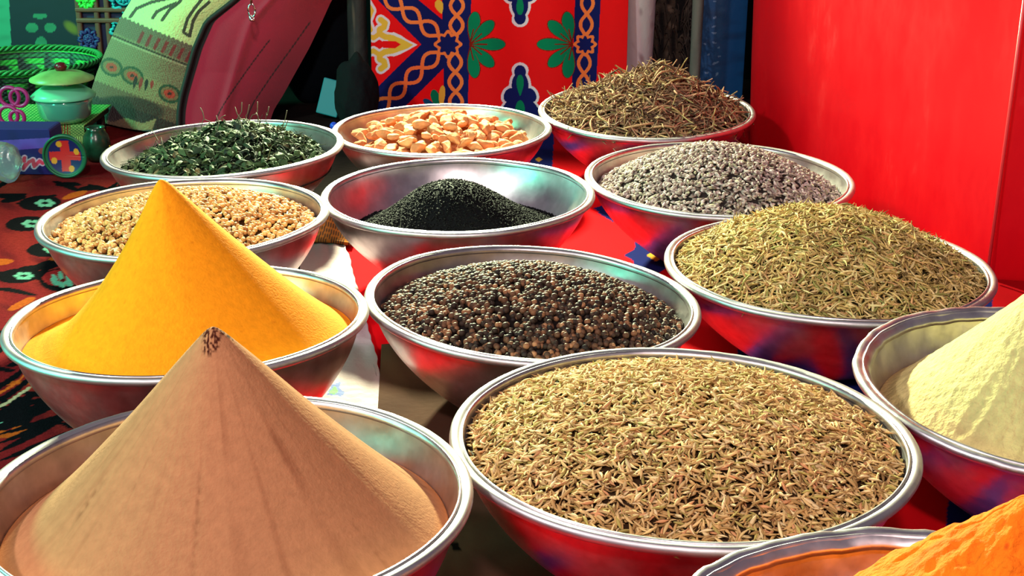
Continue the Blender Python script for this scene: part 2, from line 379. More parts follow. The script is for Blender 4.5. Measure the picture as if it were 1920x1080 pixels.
def close_bottom(X, F, k, zb):
    """carry the heap's foot down along the bowl wall to the bowl's floor so it is a solid pile"""
    nr, nt, _ = X.shape; T = np.arctan2(X[-1, :, 1], X[-1, :, 0]); rows = []
    D = depth(k); zz = np.linspace(zb, -D+.03, 8)[1:]
    for z in zz:
        r = rin(k, z)-.006; rows.append(np.stack([r*np.cos(T), r*np.sin(T), np.full(nt, z)], -1))
    r = .02; rows.append(np.stack([r*np.cos(T), r*np.sin(T), np.full(nt, -D+.03)], -1))
    X2 = np.concatenate([X, np.array(rows)]); return X2, gridfaces(len(X2), nt, True)
def spindle(L, w, curve=.1, rings=5, n=5, flat=.8, p=1.0):
    V = []; t = np.linspace(-1, 1, rings+2)
    for a in t:
        r = max(w*(1-abs(a)**1.8)**p, w*.12)
        for j in range(n):
            q = 2*np.pi*j/n; V.append((a*L/2, r*math.cos(q)+curve*L*(1-a*a), r*math.sin(q)*flat))
    V = np.array(V); F = gridfaces(rings+2, n, True); return V, F
def ball(r, sub=1, rough=0, seed=0):
    import bmesh
    bm = bmesh.new(); bmesh.ops.create_icosphere(bm, subdivisions=sub+1, radius=r)
    V = np.array([v.co[:] for v in bm.verts]); F = np.array([[v.index for v in f.verts] for f in bm.faces]); bm.free()
    if rough: V = V*(1+rough*np.random.default_rng(seed).standard_normal((len(V), 1)))
    return V, F
def scatter(k, f, rb, N, templates, pal, palw=None, lift=0., jit=.01, tilt=.3, sz=(.8, 1.2), radial=None, under=None, name='seeds', mt=GRAIN, zb=-.1, ax=0, ay=0, edge=.985, colfn=None, var=.18, uniform_dir=None):
    R = B[k][2]*S; X, F, rr, T = surf_mesh(f, rb, 40, 96, ax, ay); X[..., 2] -= jit*1.2
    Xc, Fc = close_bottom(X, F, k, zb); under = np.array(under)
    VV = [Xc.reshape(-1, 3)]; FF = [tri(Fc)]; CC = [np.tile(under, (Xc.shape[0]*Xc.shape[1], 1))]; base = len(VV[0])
    per = np.array_split(np.arange(N), len(templates)); pal = np.array(pal)
    for (TV, TF), idx in zip(templates, per):
        n = len(idx); r = rb*edge*np.sqrt(rng.uniform(0, 1, n)); t = rng.uniform(0, 2*np.pi, n); x = r*np.cos(t); y = r*np.sin(t); e = .01
        z = f(x, y); gx = (f(x+e, y)-f(x-e, y))/(2*e); gy = (f(x, y+e)-f(x, y-e))/(2*e); gx = np.clip(gx, -2, 2); gy = np.clip(gy, -2, 2)
        nn = np.stack([-gx, -gy, np.ones(n)], -1)+rng.normal(0, tilt, (n, 3)); nn /= np.linalg.norm(nn, axis=1)[:, None]
        a = rng.uniform(0, 2*np.pi, n); d = np.stack([np.cos(a), np.sin(a), np.zeros(n)], -1)
        d = d-(d*nn).sum(1)[:, None]*nn; d /= np.linalg.norm(d, axis=1)[:, None]; s = np.cross(nn, d)
        sc_ = rng.uniform(*sz, n); P = np.stack([x, y, z+lift+rng.uniform(-jit, jit*.6, n)], -1)
        V = P[:, None]+sc_[:, None, None]*(TV[None, :, :1]*d[:, None]+TV[None, :, 1:2]*s[:, None]+TV[None, :, 2:]*nn[:, None])
        m = len(TV); F2 = tri(TF) if TF.shape[1] == 4 else TF
        FF.append((F2[None]+(base+np.arange(n)*m)[:, None, None]).reshape(-1, 3)); VV.append(V.reshape(-1, 3)); base += n*m
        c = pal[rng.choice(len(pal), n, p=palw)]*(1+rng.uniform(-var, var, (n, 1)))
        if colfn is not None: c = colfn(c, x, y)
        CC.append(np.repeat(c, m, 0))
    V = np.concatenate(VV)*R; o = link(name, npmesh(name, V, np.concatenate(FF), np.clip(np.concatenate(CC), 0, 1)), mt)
    o.matrix_world = frame(k); return o

# J cumin
f, rb = heap_fn('J', -.045, .19, 0, 0, dome(2.1), .008, 3)
o = scatter('J', f, rb, 9500, [spindle(.066, .0078, .08), spindle(.060, .0068, -.06), spindle(.054, .0085, .02), spindle(.072, .0058, .12)],
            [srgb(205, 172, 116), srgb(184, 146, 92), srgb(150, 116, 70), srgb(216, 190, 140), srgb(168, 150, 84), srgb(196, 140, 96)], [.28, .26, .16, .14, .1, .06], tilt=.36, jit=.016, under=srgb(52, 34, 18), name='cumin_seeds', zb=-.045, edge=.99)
tag(o, 'heap of slender tan cumin seeds filling the large front bowl', 'cumin seeds', kind='stuff')
# H peppercorns
f, rb = heap_fn('H', -.13, .27, .0, .0, dome(1.75), .008, 5)
o = scatter('H', f, rb, 4600, [ball(.0175, 1, .05, i) for i in range(5)], [srgb(50, 38, 32), srgb(68, 50, 40), srgb(98, 68, 50), srgb(128, 88, 62), srgb(156, 112, 80), srgb(38, 31, 30)], [.28, .24, .2, .12, .05, .11],
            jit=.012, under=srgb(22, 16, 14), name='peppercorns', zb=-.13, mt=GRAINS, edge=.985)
tag(o, 'mound of round black and reddish-brown peppercorns in the middle bowl', 'peppercorns', kind='stuff')
# C coriander
f, rb = heap_fn('C', -.10, .22, .05, .05, dome(1.8), .01, 8)
o = scatter('C', f, rb, 3600, [ball(.0168, 1, .03, i+9) for i in range(4)], [srgb(214, 162, 98), srgb(224, 174, 108), srgb(190, 136, 78), srgb(146, 92, 46), srgb(240, 214, 170)], [.33, .26, .22, .12, .07],
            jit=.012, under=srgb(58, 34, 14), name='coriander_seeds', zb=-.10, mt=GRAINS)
tag(o, 'mound of round tan coriander seeds behind the yellow cone', 'coriander seeds', kind='stuff')
# E nigella
f, rb = heap_fn('E', -.285, .365, -.06, .02, lambda s, t: np.clip(.5+.5*np.cos(np.pi*s**1.0), 0, 1)**.9, .006, 2)
o = scatter('E', f, rb, 9000, [spindle(.022, .0062, .0, 3, 4), spindle(.018, .006, .0, 3, 4)], [srgb(11, 11, 14), srgb(16, 17, 20), srgb(7, 7, 10)], [.4, .2, .4], tilt=.6, jit=.006, under=srgb(10, 11, 14), name='black_seeds', zb=-.285)
tag(o, 'low mound of tiny black nigella seeds in the half-empty bowl', 'black seeds', kind='stuff')
# F grey seeds
f, rb = heap_fn('F', -.11, .34, -.02, 0, dome(1.7), .01, 12)
o = scatter('F', f, rb, 5600, [spindle(.044, .0125, .03, 4, 5), spindle(.038, .013, -.02, 4, 5), spindle(.052, .0095, .05, 4, 5)], [srgb(180, 160, 152), srgb(152, 134, 126), srgb(204, 186, 180), srgb(112, 96, 90), srgb(166, 154, 130)], [.3, .27, .18, .15, .1],
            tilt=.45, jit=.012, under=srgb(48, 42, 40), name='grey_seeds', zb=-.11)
tag(o, 'rounded heap of small pale grey seeds behind the rosemary', 'grey seeds', kind='stuff')
# G rosemary
f, rb = heap_fn('G', -.045, .36, 0, 0, dome(1.9), .014, 15)
o = scatter('G', f, rb, 7600, [spindle(.12, .0085, .10, 4, 4), spindle(.10, .0095, -.08, 4, 4), spindle(.07, .009, .03, 4, 4), spindle(.14, .007, .14, 4, 4)], [srgb(208, 176, 112), srgb(178, 150, 88), srgb(216, 190, 134), srgb(122, 98, 58), srgb(146, 138, 76), srgb(204, 158, 108)], [.3, .22, .18, .12, .1, .08],
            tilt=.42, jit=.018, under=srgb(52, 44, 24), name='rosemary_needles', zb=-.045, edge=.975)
tag(o, 'high heap of dry olive rosemary needles beside the red tub', 'rosemary', kind='stuff')
# D twigs
def squiggle(L, w, seed, n=5, rings=9):
    r = np.random.default_rng(seed); t = np.linspace(0, 1, rings); x = (t-.5)*L
    y = L*.12*np.sin(t*r.uniform(2, 6)+r.uniform(0, 6)); z = L*.09*np.sin(t*r.uniform(3, 7)+r.uniform(0, 6)); V = []
    for i in range(rings):
        rr = w*(1-.5*abs(2*t[i]-1))*r.uniform(.7, 1.3)
        for j in range(n): q = 2*np.pi*j/n; V.append((x[i], y[i]+rr*math.cos(q), z[i]+rr*math.sin(q)))
    return np.array(V), gridfaces(rings, n, True)
f, rb = heap_fn('D', -.06, .46, .10, 0, lambda s, t: (1-s)**.95, .02, 21)
o = scatter('D', f, rb, 2700, [squiggle(.30, .010, 1), squiggle(.24, .012, 2), squiggle(.20, .009, 3), squiggle(.13, .012, 4), squiggle(.09, .012, 5), squiggle(.36, .008, 6)],
            [srgb(144, 112, 86), srgb(170, 138, 104), srgb(112, 84, 66), srgb(78, 56, 46), srgb(158, 138, 92), srgb(174, 126, 102)], [.27, .22, .18, .13, .12, .08], tilt=.42, jit=.035, under=srgb(34, 26, 20), name='dried_twigs', zb=-.06, edge=.93)
tag(o, 'tangled heap of curled brown dried twigs in the rear right bowl', 'dried twigs', kind='stuff')
# A leaves
def leaf(L, w, seed, stem=False):
    r = np.random.default_rng(seed); nu, nv = 7, 5; u = np.linspace(0, 1, nu)[:, None]; v = np.linspace(-1, 1, nv)[None, :]
    ww = w*np.sin(np.pi*np.clip(u, .03, .97)**.8); y = v*ww*np.ones_like(u); x = (u-.5)*L+0*v
    z = .25*w*np.cos(v*2.5+r.uniform(0, 3))+.3*w*np.sin(u*r.uniform(4, 9)+v*2)+.12*L*np.sin(u*r.uniform(2, 4)); V = np.stack([x, y, z+0*x], -1).reshape(-1, 3)
    return V, gridfaces(nu, nv)
f, rb = heap_fn('A', -.17, .34, .16, .02, lambda s, t: (1-s**1.5), .03, 31)
o = scatter('A', f, rb, 1900, [leaf(.10, .026, 1), leaf(.08, .030, 2), leaf(.12, .022, 3), leaf(.07, .02, 4), squiggle(.22, .0035, 7), squiggle(.16, .004, 8)],
            [srgb(52, 74, 44), srgb(70, 92, 56), srgb(38, 56, 36), srgb(92, 106, 68), srgb(28, 40, 30), srgb(110, 98, 66)], [.28, .25, .2, .1, .12, .05], tilt=.75, jit=.045, under=srgb(16, 22, 16), name='dried_leaves', zb=-.17, edge=.95)
o.data.materials[0] = mat('leaf_blade', (1, 1, 1), .7, attr=True, spec=.3)
tag(o, 'heap of crumpled dark green dried leaves in front of the maroon bag', 'dried leaves', kind='stuff')
# loose upright stems in the leaf bowl
ps = []; r = random.Random(8)
Rk = B['A'][2]*S
for i in range(16):
    x = r.uniform(-.45, .75); y = r.uniform(-.2, .4); z = float(f(np.array([x]), np.array([y]))[0]); a = r.uniform(0, 6.28); pts = []
    for q in range(7): pts.append(((x+.03*q*math.cos(a)+.014*math.sin(q*1.3+i))*Rk, (y+.02*math.sin(q+i))*Rk, (z-.02+.032*q*r.uniform(.6, 1.15))*Rk))
    ps.append((pts, .0038*Rk))
st = tubes('stem', ps, mat('dry_stem', (.10, .085, .05), .7), o, 5)

# B root chunks: every piece its own object
ROOT = mat('dried_root', srgb(212, 142, 92), .75, noise=(70, .28), bump=(120, .5, .003), spec=.25)
ROOT2 = mat('darker_dried_root', srgb(196, 122, 76), .78, noise=(60, .32), bump=(120, .5, .003), spec=.2)
protos = []
for i in range(7):
    r = np.random.default_rng(50+i); V, F = ball(1, 3); nrm = V/np.linalg.norm(V, axis=1)[:, None]
    w = 1+.22*snoise(nrm[:, 0]*1.6+nrm[:, 2], nrm[:, 1]*1.6, 60+i)+.12*snoise(nrm[:, 0]*4, nrm[:, 1]*4+nrm[:, 2]*3, 70+i)
    for q in range(9):      # broken flat faces
        dvec = r.normal(size=3); dvec /= np.linalg.norm(dvec); lim = r.uniform(.55, .9); over = np.maximum((nrm*w[:, None])@dvec-lim, 0); w = w-over*.95
    V = nrm*w[:, None]*np.array([1.1, r.uniform(.5, .75), r.uniform(.4, .6)])
    V[:, 1] += .25*np.abs(V[:, 0])**1.5*r.choice([-1, 1]); V *= .085*B['B'][2]*S; protos.append(npmesh('dried_root_piece', V, F))
f, rb = heap_fn('B', -.17, .25, -.05, 0, dome(1.9), .02, 44)
fm = frame('B'); Rk = B['B'][2]*S
X, F_, _, _ = surf_mesh(f, rb*.9, 30, 80); X[..., 2] -= .10
Xc, Fc = close_bottom(X, F_, 'B', -.27)
o = link('root_fragments', npmesh('root_fragments', Xc.reshape(-1, 3)*Rk, Fc), ROOT2); o.matrix_world = fm; tag(o, 'packed bed of small orange root crumbs beneath the chunks', 'root crumbs', kind='stuff')
pts = []; r = random.Random(3); tries = 0
while len(pts) < 150 and tries < 9000:
    tries += 1; q = .86*rb*math.sqrt(r.random()); a = r.uniform(0, 6.283); x = q*math.cos(a); y = q*math.sin(a)
    if all((x-p[0])**2+(y-p[1])**2 > .088**2 for p in pts): pts.append((x, y))
for i, (x, y) in enumerate(pts):
    me = protos[i % 7]; o = bpy.data.objects.new('dried_root_piece', me); C.objects.link(o)
    if not me.materials: me.materials.append(ROOT if (i % 7) else ROOT2); me.polygons.foreach_set('use_smooth', [True]*len(me.polygons))
    z = float(f(np.array([x]), np.array([y]))[0])+r.uniform(-.035, .03); s = r.uniform(.7, 1.15)
    o.matrix_world = fm @ Matrix.Translation(Vector((x, y, z))*Rk) @ Matrix.Rotation(r.uniform(0, 6.28), 4, 'Z') @ Matrix.Rotation(r.uniform(-.6, .6), 4, 'X') @ Matrix.Rotation(r.uniform(-.5, .5), 4, 'Y') @ Matrix.Scale(s, 4)
    tag(o, 'knobbly pale orange dried root chunk in the bowl before the banner', 'root chunk', 'dried root chunks in one bowl')

# powders
def powder(k, zb, H, ax, ay, shape, label, name, base, cfn, m=POWD, noise=.004, nr=150, nt=420, hfn=None, cat='spice powder'):
    f, rb = heap_fn(k, zb, H, ax, ay, shape, noise, ord(k)); X, F, rr, T = surf_mesh(f, rb, nr, nt, ax, ay)
    RR, TT = np.meshgrid(rr, T, indexing='ij')
    if hfn is not None: X[..., 2] += hfn(RR, TT, X[..., 0], X[..., 1])
    col = np.tile(np.array(base), (*RR.shape, 1)); col = cfn(col, RR, TT, X)
    Xc, Fc = close_bottom(X, F, k, zb); extra = Xc.shape[0]-nr
    col = np.concatenate([col, np.tile(np.array(base), (extra, nt, 1))])
    R = B[k][2]*S; o = link(name, npmesh(name, Xc.reshape(-1, 3)*R, Fc, np.clip(col.reshape(-1, 3), 0, 1)), m)
    o.matrix_world = frame(k); tag(o, label, cat); return o
def mixc(c, a, d): a = np.clip(a, 0, 1)[..., None]; return c*(1-a)+np.array(d)*a
def turm(c, r, t, X):
    n = snoise(X[..., 0]*60, X[..., 1]*60, 4, 12)+snoise(X[..., 0]*130, X[..., 2]*130, 5, 12); c = mixc(c, np.maximum(n-.45, 0)*.9, srgb(205, 110, 14))
    return mixc(c, (r-.93)*12*(snoise(t*3, r, 5)*.5+.6), srgb(236, 128, 6))
powder('I', -.14, .915, -.09, 0, cone(1.14, 1.75, .035), 'tall smooth yellow-orange turmeric powder cone in the left bowl', 'turmeric_cone', srgb(238, 148, 22), turm, noise=.004,
       hfn=lambda r, t, x, y: .004*snoise(t*5, r*3, 9)*np.clip((1-r)*6, 0, 1)*np.clip(r*6, 0, 1))
def streak(t, r, seed, f=16): return snoise(np.cos(t)*f, np.sin(t)*f, seed, 10)
def brown(c, r, t, X):
    s = streak(t, r, 3, 18)+.6*streak(t, r, 8, 40); br = snoise(t*7, r*9, 6)
    c = mixc(c, (s-.18)*1.9*np.clip(br+.5, 0, 1)*np.clip(r*2.5, 0, 1), srgb(146, 92, 62))
    s2 = np.clip(streak(t, r, 12, 26)-.34, 0, 1)*6*np.clip(snoise(t*15, r*6, 16)+.05, 0, 1)*np.clip((r-.25)*3, 0, 1); c = mixc(c, 1.6*s2*np.clip(.5+snoise(X[..., 0]*80, X[..., 1]*80, 2, 12)*2, 0, 1), srgb(112, 66, 42))
    c = mixc(c, (r-.93)*10, srgb(198, 120, 62))
    cr = snoise(X[..., 0]*190+3, X[..., 2]*150, 31, 12)+.5*snoise(X[..., 0]*90, X[..., 2]*260, 33, 12)
    return mixc(c, np.clip((.085+.03*np.sin(t*3)-r)*60, 0, 1)*np.clip(cr*6+.6, 0, 1), srgb(66, 26, 18))
ko = powder('K', -.18, .885, -.02, 0, cone(1.12, 1.16, .03), 'tall pinkish brown powder cone with dark-flecked tip in the front left bowl', 'brown_spice_cone', srgb(180, 124, 86), brown, noise=.003,
       hfn=lambda r, t, x, y: (-.006*np.clip(streak(t, r, 12, 26)-.35, 0, 1)*np.clip((r-.2)*3, 0, 1)+.003*streak(t, r, 3, 18)*np.clip(r*2, 0, 1)+.012*np.clip(.07-r, 0, 1)*14*snoise(x*160, y*160, 5, 10)*.25)*np.clip((1-r)*8, 0, 1))
def pale(c, r, t, X):
    c = mixc(c, (snoise(X[..., 0]*9, X[..., 1]*9, 4)-.1)*1.2, srgb(196, 178, 122)); c = mixc(c, (streak(t, r, 5, 14)-.35)*1.4*np.clip(r*2, 0, 1), srgb(158, 142, 84))
    return mixc(c, (r-.88)*8, srgb(176, 140, 88))
powder('L', -.22, .86, -.02, 0, cone(1.05, 1.1, .06), 'pale green powder cone running off the right edge', 'pale_green_powder_cone', srgb(204, 186, 126), pale, POWR, .008,
       hfn=lambda r, t, x, y: (.005*streak(t, r, 5, 14)*np.clip(r*2, 0, 1)+.007*snoise(x*50, y*50, 18, 10)-.04*np.clip(snoise(x*9, y*9, 8)-.25, 0, 1))*np.clip((1-r)*8, 0, 1))
def orange(c, r, t, X):
    c = mixc(c, (snoise(X[..., 0]*8, X[..., 1]*8, 14)), srgb(236, 88, 10)); return mixc(c, (snoise(X[..., 0]*70, X[..., 1]*70, 15, 12)-.3)*2, srgb(206, 60, 8))
powder('M', -.27, .90, .18, .05, lambda s, t: (1-s**1.15), 'rough bright orange powder mound in the front right corner', 'orange_powder_mound', srgb(246, 116, 18), orange, POWR, .012,
       hfn=lambda r, t, x, y: (.026*snoise(x*14, y*14, 3)+.018*snoise(x*34, y*34, 5, 9)+.007*snoise(x*80, y*80, 6, 12)-.03*np.exp(-((t-2.55-.12*np.sin(r*14))/.025)**2))*np.clip((1-r)*9, 0, 1))

# ------------------------------------------------------------------ red tub
def red_tub():
    P0 = np.array([.84, 5.28]); P1 = np.array([1.315, 3.60]); P2 = np.array([2.35, 3.45]); P3 = np.array([2.1, 5.5])
    def rounded(c, a, b, r, n=8):
        u = (a-c)/np.linalg.norm(a-c); v = (b-c)/np.linalg.norm(b-c); s = c+u*r; e = c+v*r
        return [(1-t)**2*s+2*t*(1-t)*c+t*t*e for t in np.linspace(0, 1, n)]
    ring = rounded(P0, P3, P1, .22, 14)+rounded(P1, P0, P2, .018, 5)+rounded(P2, P1, P3, .1)+rounded(P3, P2, P0, .1)
    ring = np.array(ring); c = ring.mean(0); rows = []; zs = [(-ZG+.012, .965), (-ZG+.03, .975), (-.1, .985), (.1, .995), (.4, 1.005), (.7, 1.015), (.72, 1.035), (.76, 1.035), (.76, 1.0), (.7, .985), (.2, .975), (-ZG+.06, .95)]
    for z, s in zs:
        q = c+(ring-c)*s; rows.append(np.column_stack([q, np.full(len(q), z)]))
    V = (np.concatenate(rows)+np.array([0, 0, ZG]))*S; n = len(ring); F = gridfaces(len(zs), n, True).tolist()
    F.append(list(range(n))[::-1]); F.append([(len(zs)-1)*n+i for i in range(n)])
    me = bpy.data.meshes.new('red_tub'); me.from_pydata(V.tolist(), [], F); me.update()
    m = mat('scuffed_red_plastic', (.74, .003, .010), .5, spec=.15); nt = m.node_tree; N = nt.nodes; L = nt.links; b = N['Principled BSDF']
    tc = N.new('ShaderNodeTexCoord'); mp = N.new('ShaderNodeMapping'); mp.inputs['Scale'].default_value = (3.2, 3.2, 1.4); L.new(tc.outputs['Object'], mp.inputs[0])
    n1 = N.new('ShaderNodeTexNoise'); n1.inputs['Scale'].default_value = 3; n1.inputs['Detail'].default_value = 9; n1.inputs['Roughness'].default_value = .7; L.new(mp.outputs[0], n1.inputs['Vector'])
    cr = N.new('ShaderNodeValToRGB'); cr.color_ramp.elements[0].position = .3; cr.color_ramp.elements[0].color = (.64, .003, .010, 1); cr.color_ramp.elements[1].position = .8; cr.color_ramp.elements[1].color = (.82, .035, .04, 1)
    e = cr.color_ramp.elements.new(.6); e.color = (.74, .003, .010, 1)
    L.new(n1.outputs['Fac'], cr.inputs[0]); L.new(cr.outputs[0], b.inputs['Base Color'])
    r = N.new('ShaderNodeMapRange'); r.inputs[1].default_value = .4; r.inputs[2].default_value = .7; r.inputs[3].default_value = .38; r.inputs[4].default_value = .6; L.new(n1.outputs['Fac'], r.inputs[0]); L.new(r.outputs[0], b.inputs['Roughness'])
    o = link('red_plastic_tub', me, m, smooth=True); md = o.modifiers.new('e', 'EDGE_SPLIT'); md.split_angle = math.radians(35)
    tag(o, 'large scuffed bright red plastic tub standing behind the right-hand bowls', 'tub')
    # moulded seam down the corner
    a = c+(P1-c)*.985; b2 = c+(P1-c)*1.02
    tubes('moulded_seam', [([((a[0]-.006)*S, (a[1])*S, .02), ((b2[0]-.004)*S, b2[1]*S, .44)], .0022)], mat('seam_plastic', (.9, .05, .06), .4), o, 6)
red_tub()

# ------------------------------------------------------------------ printed banner
def banner_paint(x, y):
    RED = srgb(232, 22, 26); NV = srgb(24, 28, 88); OR = srgb(240, 118, 62); GR = srgb(14, 118, 82); WH = srgb(222, 200, 214); YE = srgb(226, 172, 62); BR = srgb(120, 30, 20)
    p = Paint(x, y, RED)
    p.put(p.poly([(828, -60), (886, -60), (876, 240), (833, 240)]), NV)
    p.put(p.poly([(640, -70), (700, -70), (838, 44), (838, 88), (790, 83)]), NV); p.put(p.poly([(790, 83), (838, 84), (836, 123), (720, 240), (668, 240), (699, 172)]), NV)
    p.put(p.poly([(1080, -60), (1130, -60), (1112, 260), (1068, 260)]), NV)
    p.braid((856, 66), (858, -50), 12, 37, 3.4, OR); p.braid((853, 98), (856, 260), 12, 37, 3.4, OR)
    p.braid((822, 66), (650, -62), 13, 42, 3.4, OR); p.braid((822, 98), (690, 222), 13, 42, 3.4, OR)
    p.braid((1098, 66), (1104, -50), 11, 40, 3.2, OR); p.braid((1096, 98), (1090, 260), 11, 40, 3.2, OR)
    for cx, cy, s in ((840, 83, 21), (1097, 83, 17)):
        th = np.arctan2(y-cy, x-cx); rr = np.hypot(x-cx, y-cy); st = s*(1+.14*np.cos(8*th)); p.put(np.abs(rr-st) < 3.3, OR); p.put(rr < st-3.3, NV)
    for sg, cx in ((1, 884), (-1, 1070)):
        for dx, dy, w in ((9, -62, 11), (42, -44, 11), (64, 0, 11), (42, 42, 11), (8, 64, 11)):
            p.put(p.petal(cx-sg*2, 83+dy*.05, cx+sg*dx, 83+dy, w+1.5), BR); p.put(p.petal(cx, 83+dy*.08, cx+sg*(dx-1), 83+dy*.98, w), GR)
            p.put(p.line([(cx-sg*3, 83), (cx+sg*dx*.45, 83+dy*.45)], 1.2), BR)
    def tulip(cy, sg):
        for grow, col in ((5, WH), (0, NV)):
            m = p.ell(975, cy, 16+grow, 24+grow) < 1
            m |= p.petal(975, cy-sg*2, 975, cy-sg*(38+grow), 11+grow)
            m |= (p.ell(955, cy+sg*18, 10+grow, 14+grow, 30*sg) < 1) | (p.ell(995, cy+sg*18, 10+grow, 14+grow, -30*sg) < 1)
            m |= p.poly([(975-14-grow, cy+sg*16), (975+14+grow, cy+sg*16), (975+34+grow, cy+sg*42), (975+56+grow, cy+sg*78), (975-56-grow, cy+sg*78), (975-34-grow, cy+sg*42)])
            p.put(m, col)
        p.put(p.petal(975, cy+sg*20, 975, cy-sg*20, 7), GR); p.put(p.ell(975, cy+sg*46, 9, 18) < 1, GR)
    tulip(160, 1); tulip(8, -1)
    # flame scroll: pointed bud with two curled leaves behind it
    for grow, col in ((6, WH), (0, YE)):
        p.put(p.poly([(728-grow, 74-grow), (738, 66-grow), (752, 72-grow), (764, 78-grow*.6), (775+grow*1.4, 84), (764, 91+grow*.6), (750, 96+grow), (738, 100+grow), (728-grow, 93+grow)]), col)
        for sg in (1, -1):
            p.put(p.line([(736, 83+sg*12), (722, 83+sg*14), (712, 83+sg*20), (712, 83+sg*28), (720, 83+sg*32), (722, 83+sg*40), (714, 83+sg*46)], 5.5+grow*.7), col)
            p.put(p.line([(712, 83+sg*20), (700, 83+sg*12), (690, 83+sg*16)], 4.5+grow*.7), col)
        p.put(p.line([(684, 0), (696, 20), (688, 40), (694, 56)], 5+grow*.8), col)
    p.put(p.poly([(718, 77), (742, 77), (752, 83), (742, 90), (718, 90)]), RED)
    p.put(p.petal(822, 206, 812, 168, 8), GR); p.put(p.petal(826, 206, 830, 160, 6), YE); p.put(p.petal(820, 206, 794, 186, 6), srgb(20, 70, 110)); p.put(p.petal(828, 26, 820, 0, 8), YE)
    return p.c
def banner(u, v):
    a = at(690, 236, 5.62); b = at(1163, 236, 5.62); x0 = a[0]+.02; x1 = b[0]+.02; Y = 5.62+.012*np.sin(u*23+v*2)+.02*(u-.5)
    return np.stack([x0+u*(x1-x0)*(1-.0*v), Y+.10*v, -ZG+.012+v*1.05], -1)
o = painted_sheet('printed_banner', banner, 560, 520, banner_paint, CLOTH, thick=.003)
tag(o, 'red cotton banner printed with navy bands, orange braids and green flowers', 'banner')

# things right of the banner
def panel(name, px0, px1, Y, label, cat, paintfn, m, depth_=.05, ybot=None, bulge=.02, top=.9, n=(120, 260), rows=None):
    e = empty(name)
    def fn(u, v):
        a = at(px0, 160, Y)[0]; b = at(px1, 160, Y)[0]; return np.stack([a+u*(b-a), Y-bulge*np.sin(np.pi*u), -ZG+.012+v*(top+ZG)], -1)
    return fn
def strip_thing(name, px0, px1, Y, label, cat, paintfn, m, bulge=.03, top=.95, thick=.012, flat=False):
    fn = panel(name+'_x', px0, px1, Y, label, cat, paintfn, m, bulge=bulge, top=top); bpy.data.objects.remove(bpy.data.objects[name+'_x'])
    if not flat:     # a full round shaft
        a = at(px0, 160, Y)[0]; b = at(px1, 160, Y)[0]; thick = None
        fn = lambda u, v: np.stack([(a+b)/2-(b-a)/2*np.cos(2*np.pi*u)*(1+.04*np.sin(v*9+px0)), Y-bulge*np.sin(2*np.pi*u), -ZG+.012+v*(top+ZG)], -1)
    o = painted_sheet(name, fn, 120, 300, paintfn, m, thick=thick); tag(o, label, cat); return o
def post_paint(x, y):
    p = Paint(x, y, srgb(200, 190, 192)); p.soft((snoise(x/7, y/60, 3))*.7, srgb(158, 130, 142)); p.soft((snoise(x/12, y/16, 4)-.4)*2, srgb(120, 90, 96)); return p.c
strip_thing('whitewashed_post', 1160, 1222, 5.78, 'pinkish white painted post between the printed banner and shaggy bark', 'post', post_paint, mat('whitewash', (1, 1, 1), .8, attr=True, bump=(60, .4, .004)), bulge=.07)
def bark_paint(x, y):
    p = Paint(x, y, srgb(74, 62, 50)); p.soft((snoise(x/6, y/30, 3)+.15)*2.2, srgb(18, 12, 12)); p.soft((snoise(x/10, y/12, 9)-.2)*2, srgb(122, 106, 90)); p.put(p.poly([(1262, -80), (1290, -80), (1282, 60), (1270, 74)]), srgb(10, 8, 9)); return p.c
bk = strip_thing('tree_trunk', 1212, 1294, 6.08, 'shaggy dark brown trunk with peeling bark behind the twig bowl', 'trunk', bark_paint, mat('rough_bark', (1, 1, 1), .95, attr=True, bump=(50, 1, .012)), bulge=.10)
ps = []; r = random.Random(2)
for i in range(150):
    q = at(r.choice([r.gauss(1218, 4), r.uniform(1215, 1300), r.gauss(1296, 4)]), r.uniform(-20, 160), 5.98); dx = r.uniform(-.035, .03); pts = [((q[0]+dx*t)*S, (q[1]-.02*t)*S, (q[2]+ZG-.05*t*t+.015*math.sin(i+t*3))*S) for t in (0, .4, .8, 1.2)]
    ps.append((pts, [.0016, .0016, .0012, .0005]))
tubes('bark_shred', ps, mat('bark_fibre', (.045, .032, .024), .9), bk, 4)
def grey_paint(x, y): p = Paint(x, y, srgb(116, 106, 100)); p.soft(snoise(x/6, y/22, 3)*.9, srgb(84, 76, 72)); return p.c
strip_thing('grey_pole', 1291, 1312, 5.9, 'thin grey pole between the bark trunk and blue tarpaulin', 'pole', grey_paint, mat('weathered_wood', (1, 1, 1), .85, attr=True, bump=(80, .4, .003)), bulge=.03)
def blue_paint(x, y):
    p = Paint(x, y, srgb(8, 74, 128)); p.soft(snoise(x/30, y/5, 3)*.7, srgb(10, 40, 78)); r = random.Random(6)
    for i in range(16): p.put(p.ell(r.uniform(1315, 1352), r.uniform(0, 170), r.uniform(2, 5), r.uniform(1, 2), r.uniform(-40, 40)) < 1, srgb(110, 140, 180))
    return p.c
strip_thing('blue_tarpaulin', 1308, 1392, 6.1, 'deep blue tarpaulin with pale flecks beside the red tub', 'tarpaulin', blue_paint, mat('woven_tarpaulin', (1, 1, 1), .5, attr=True, bump=(40, .3, .004)), bulge=.02, thick=.004, flat=True)

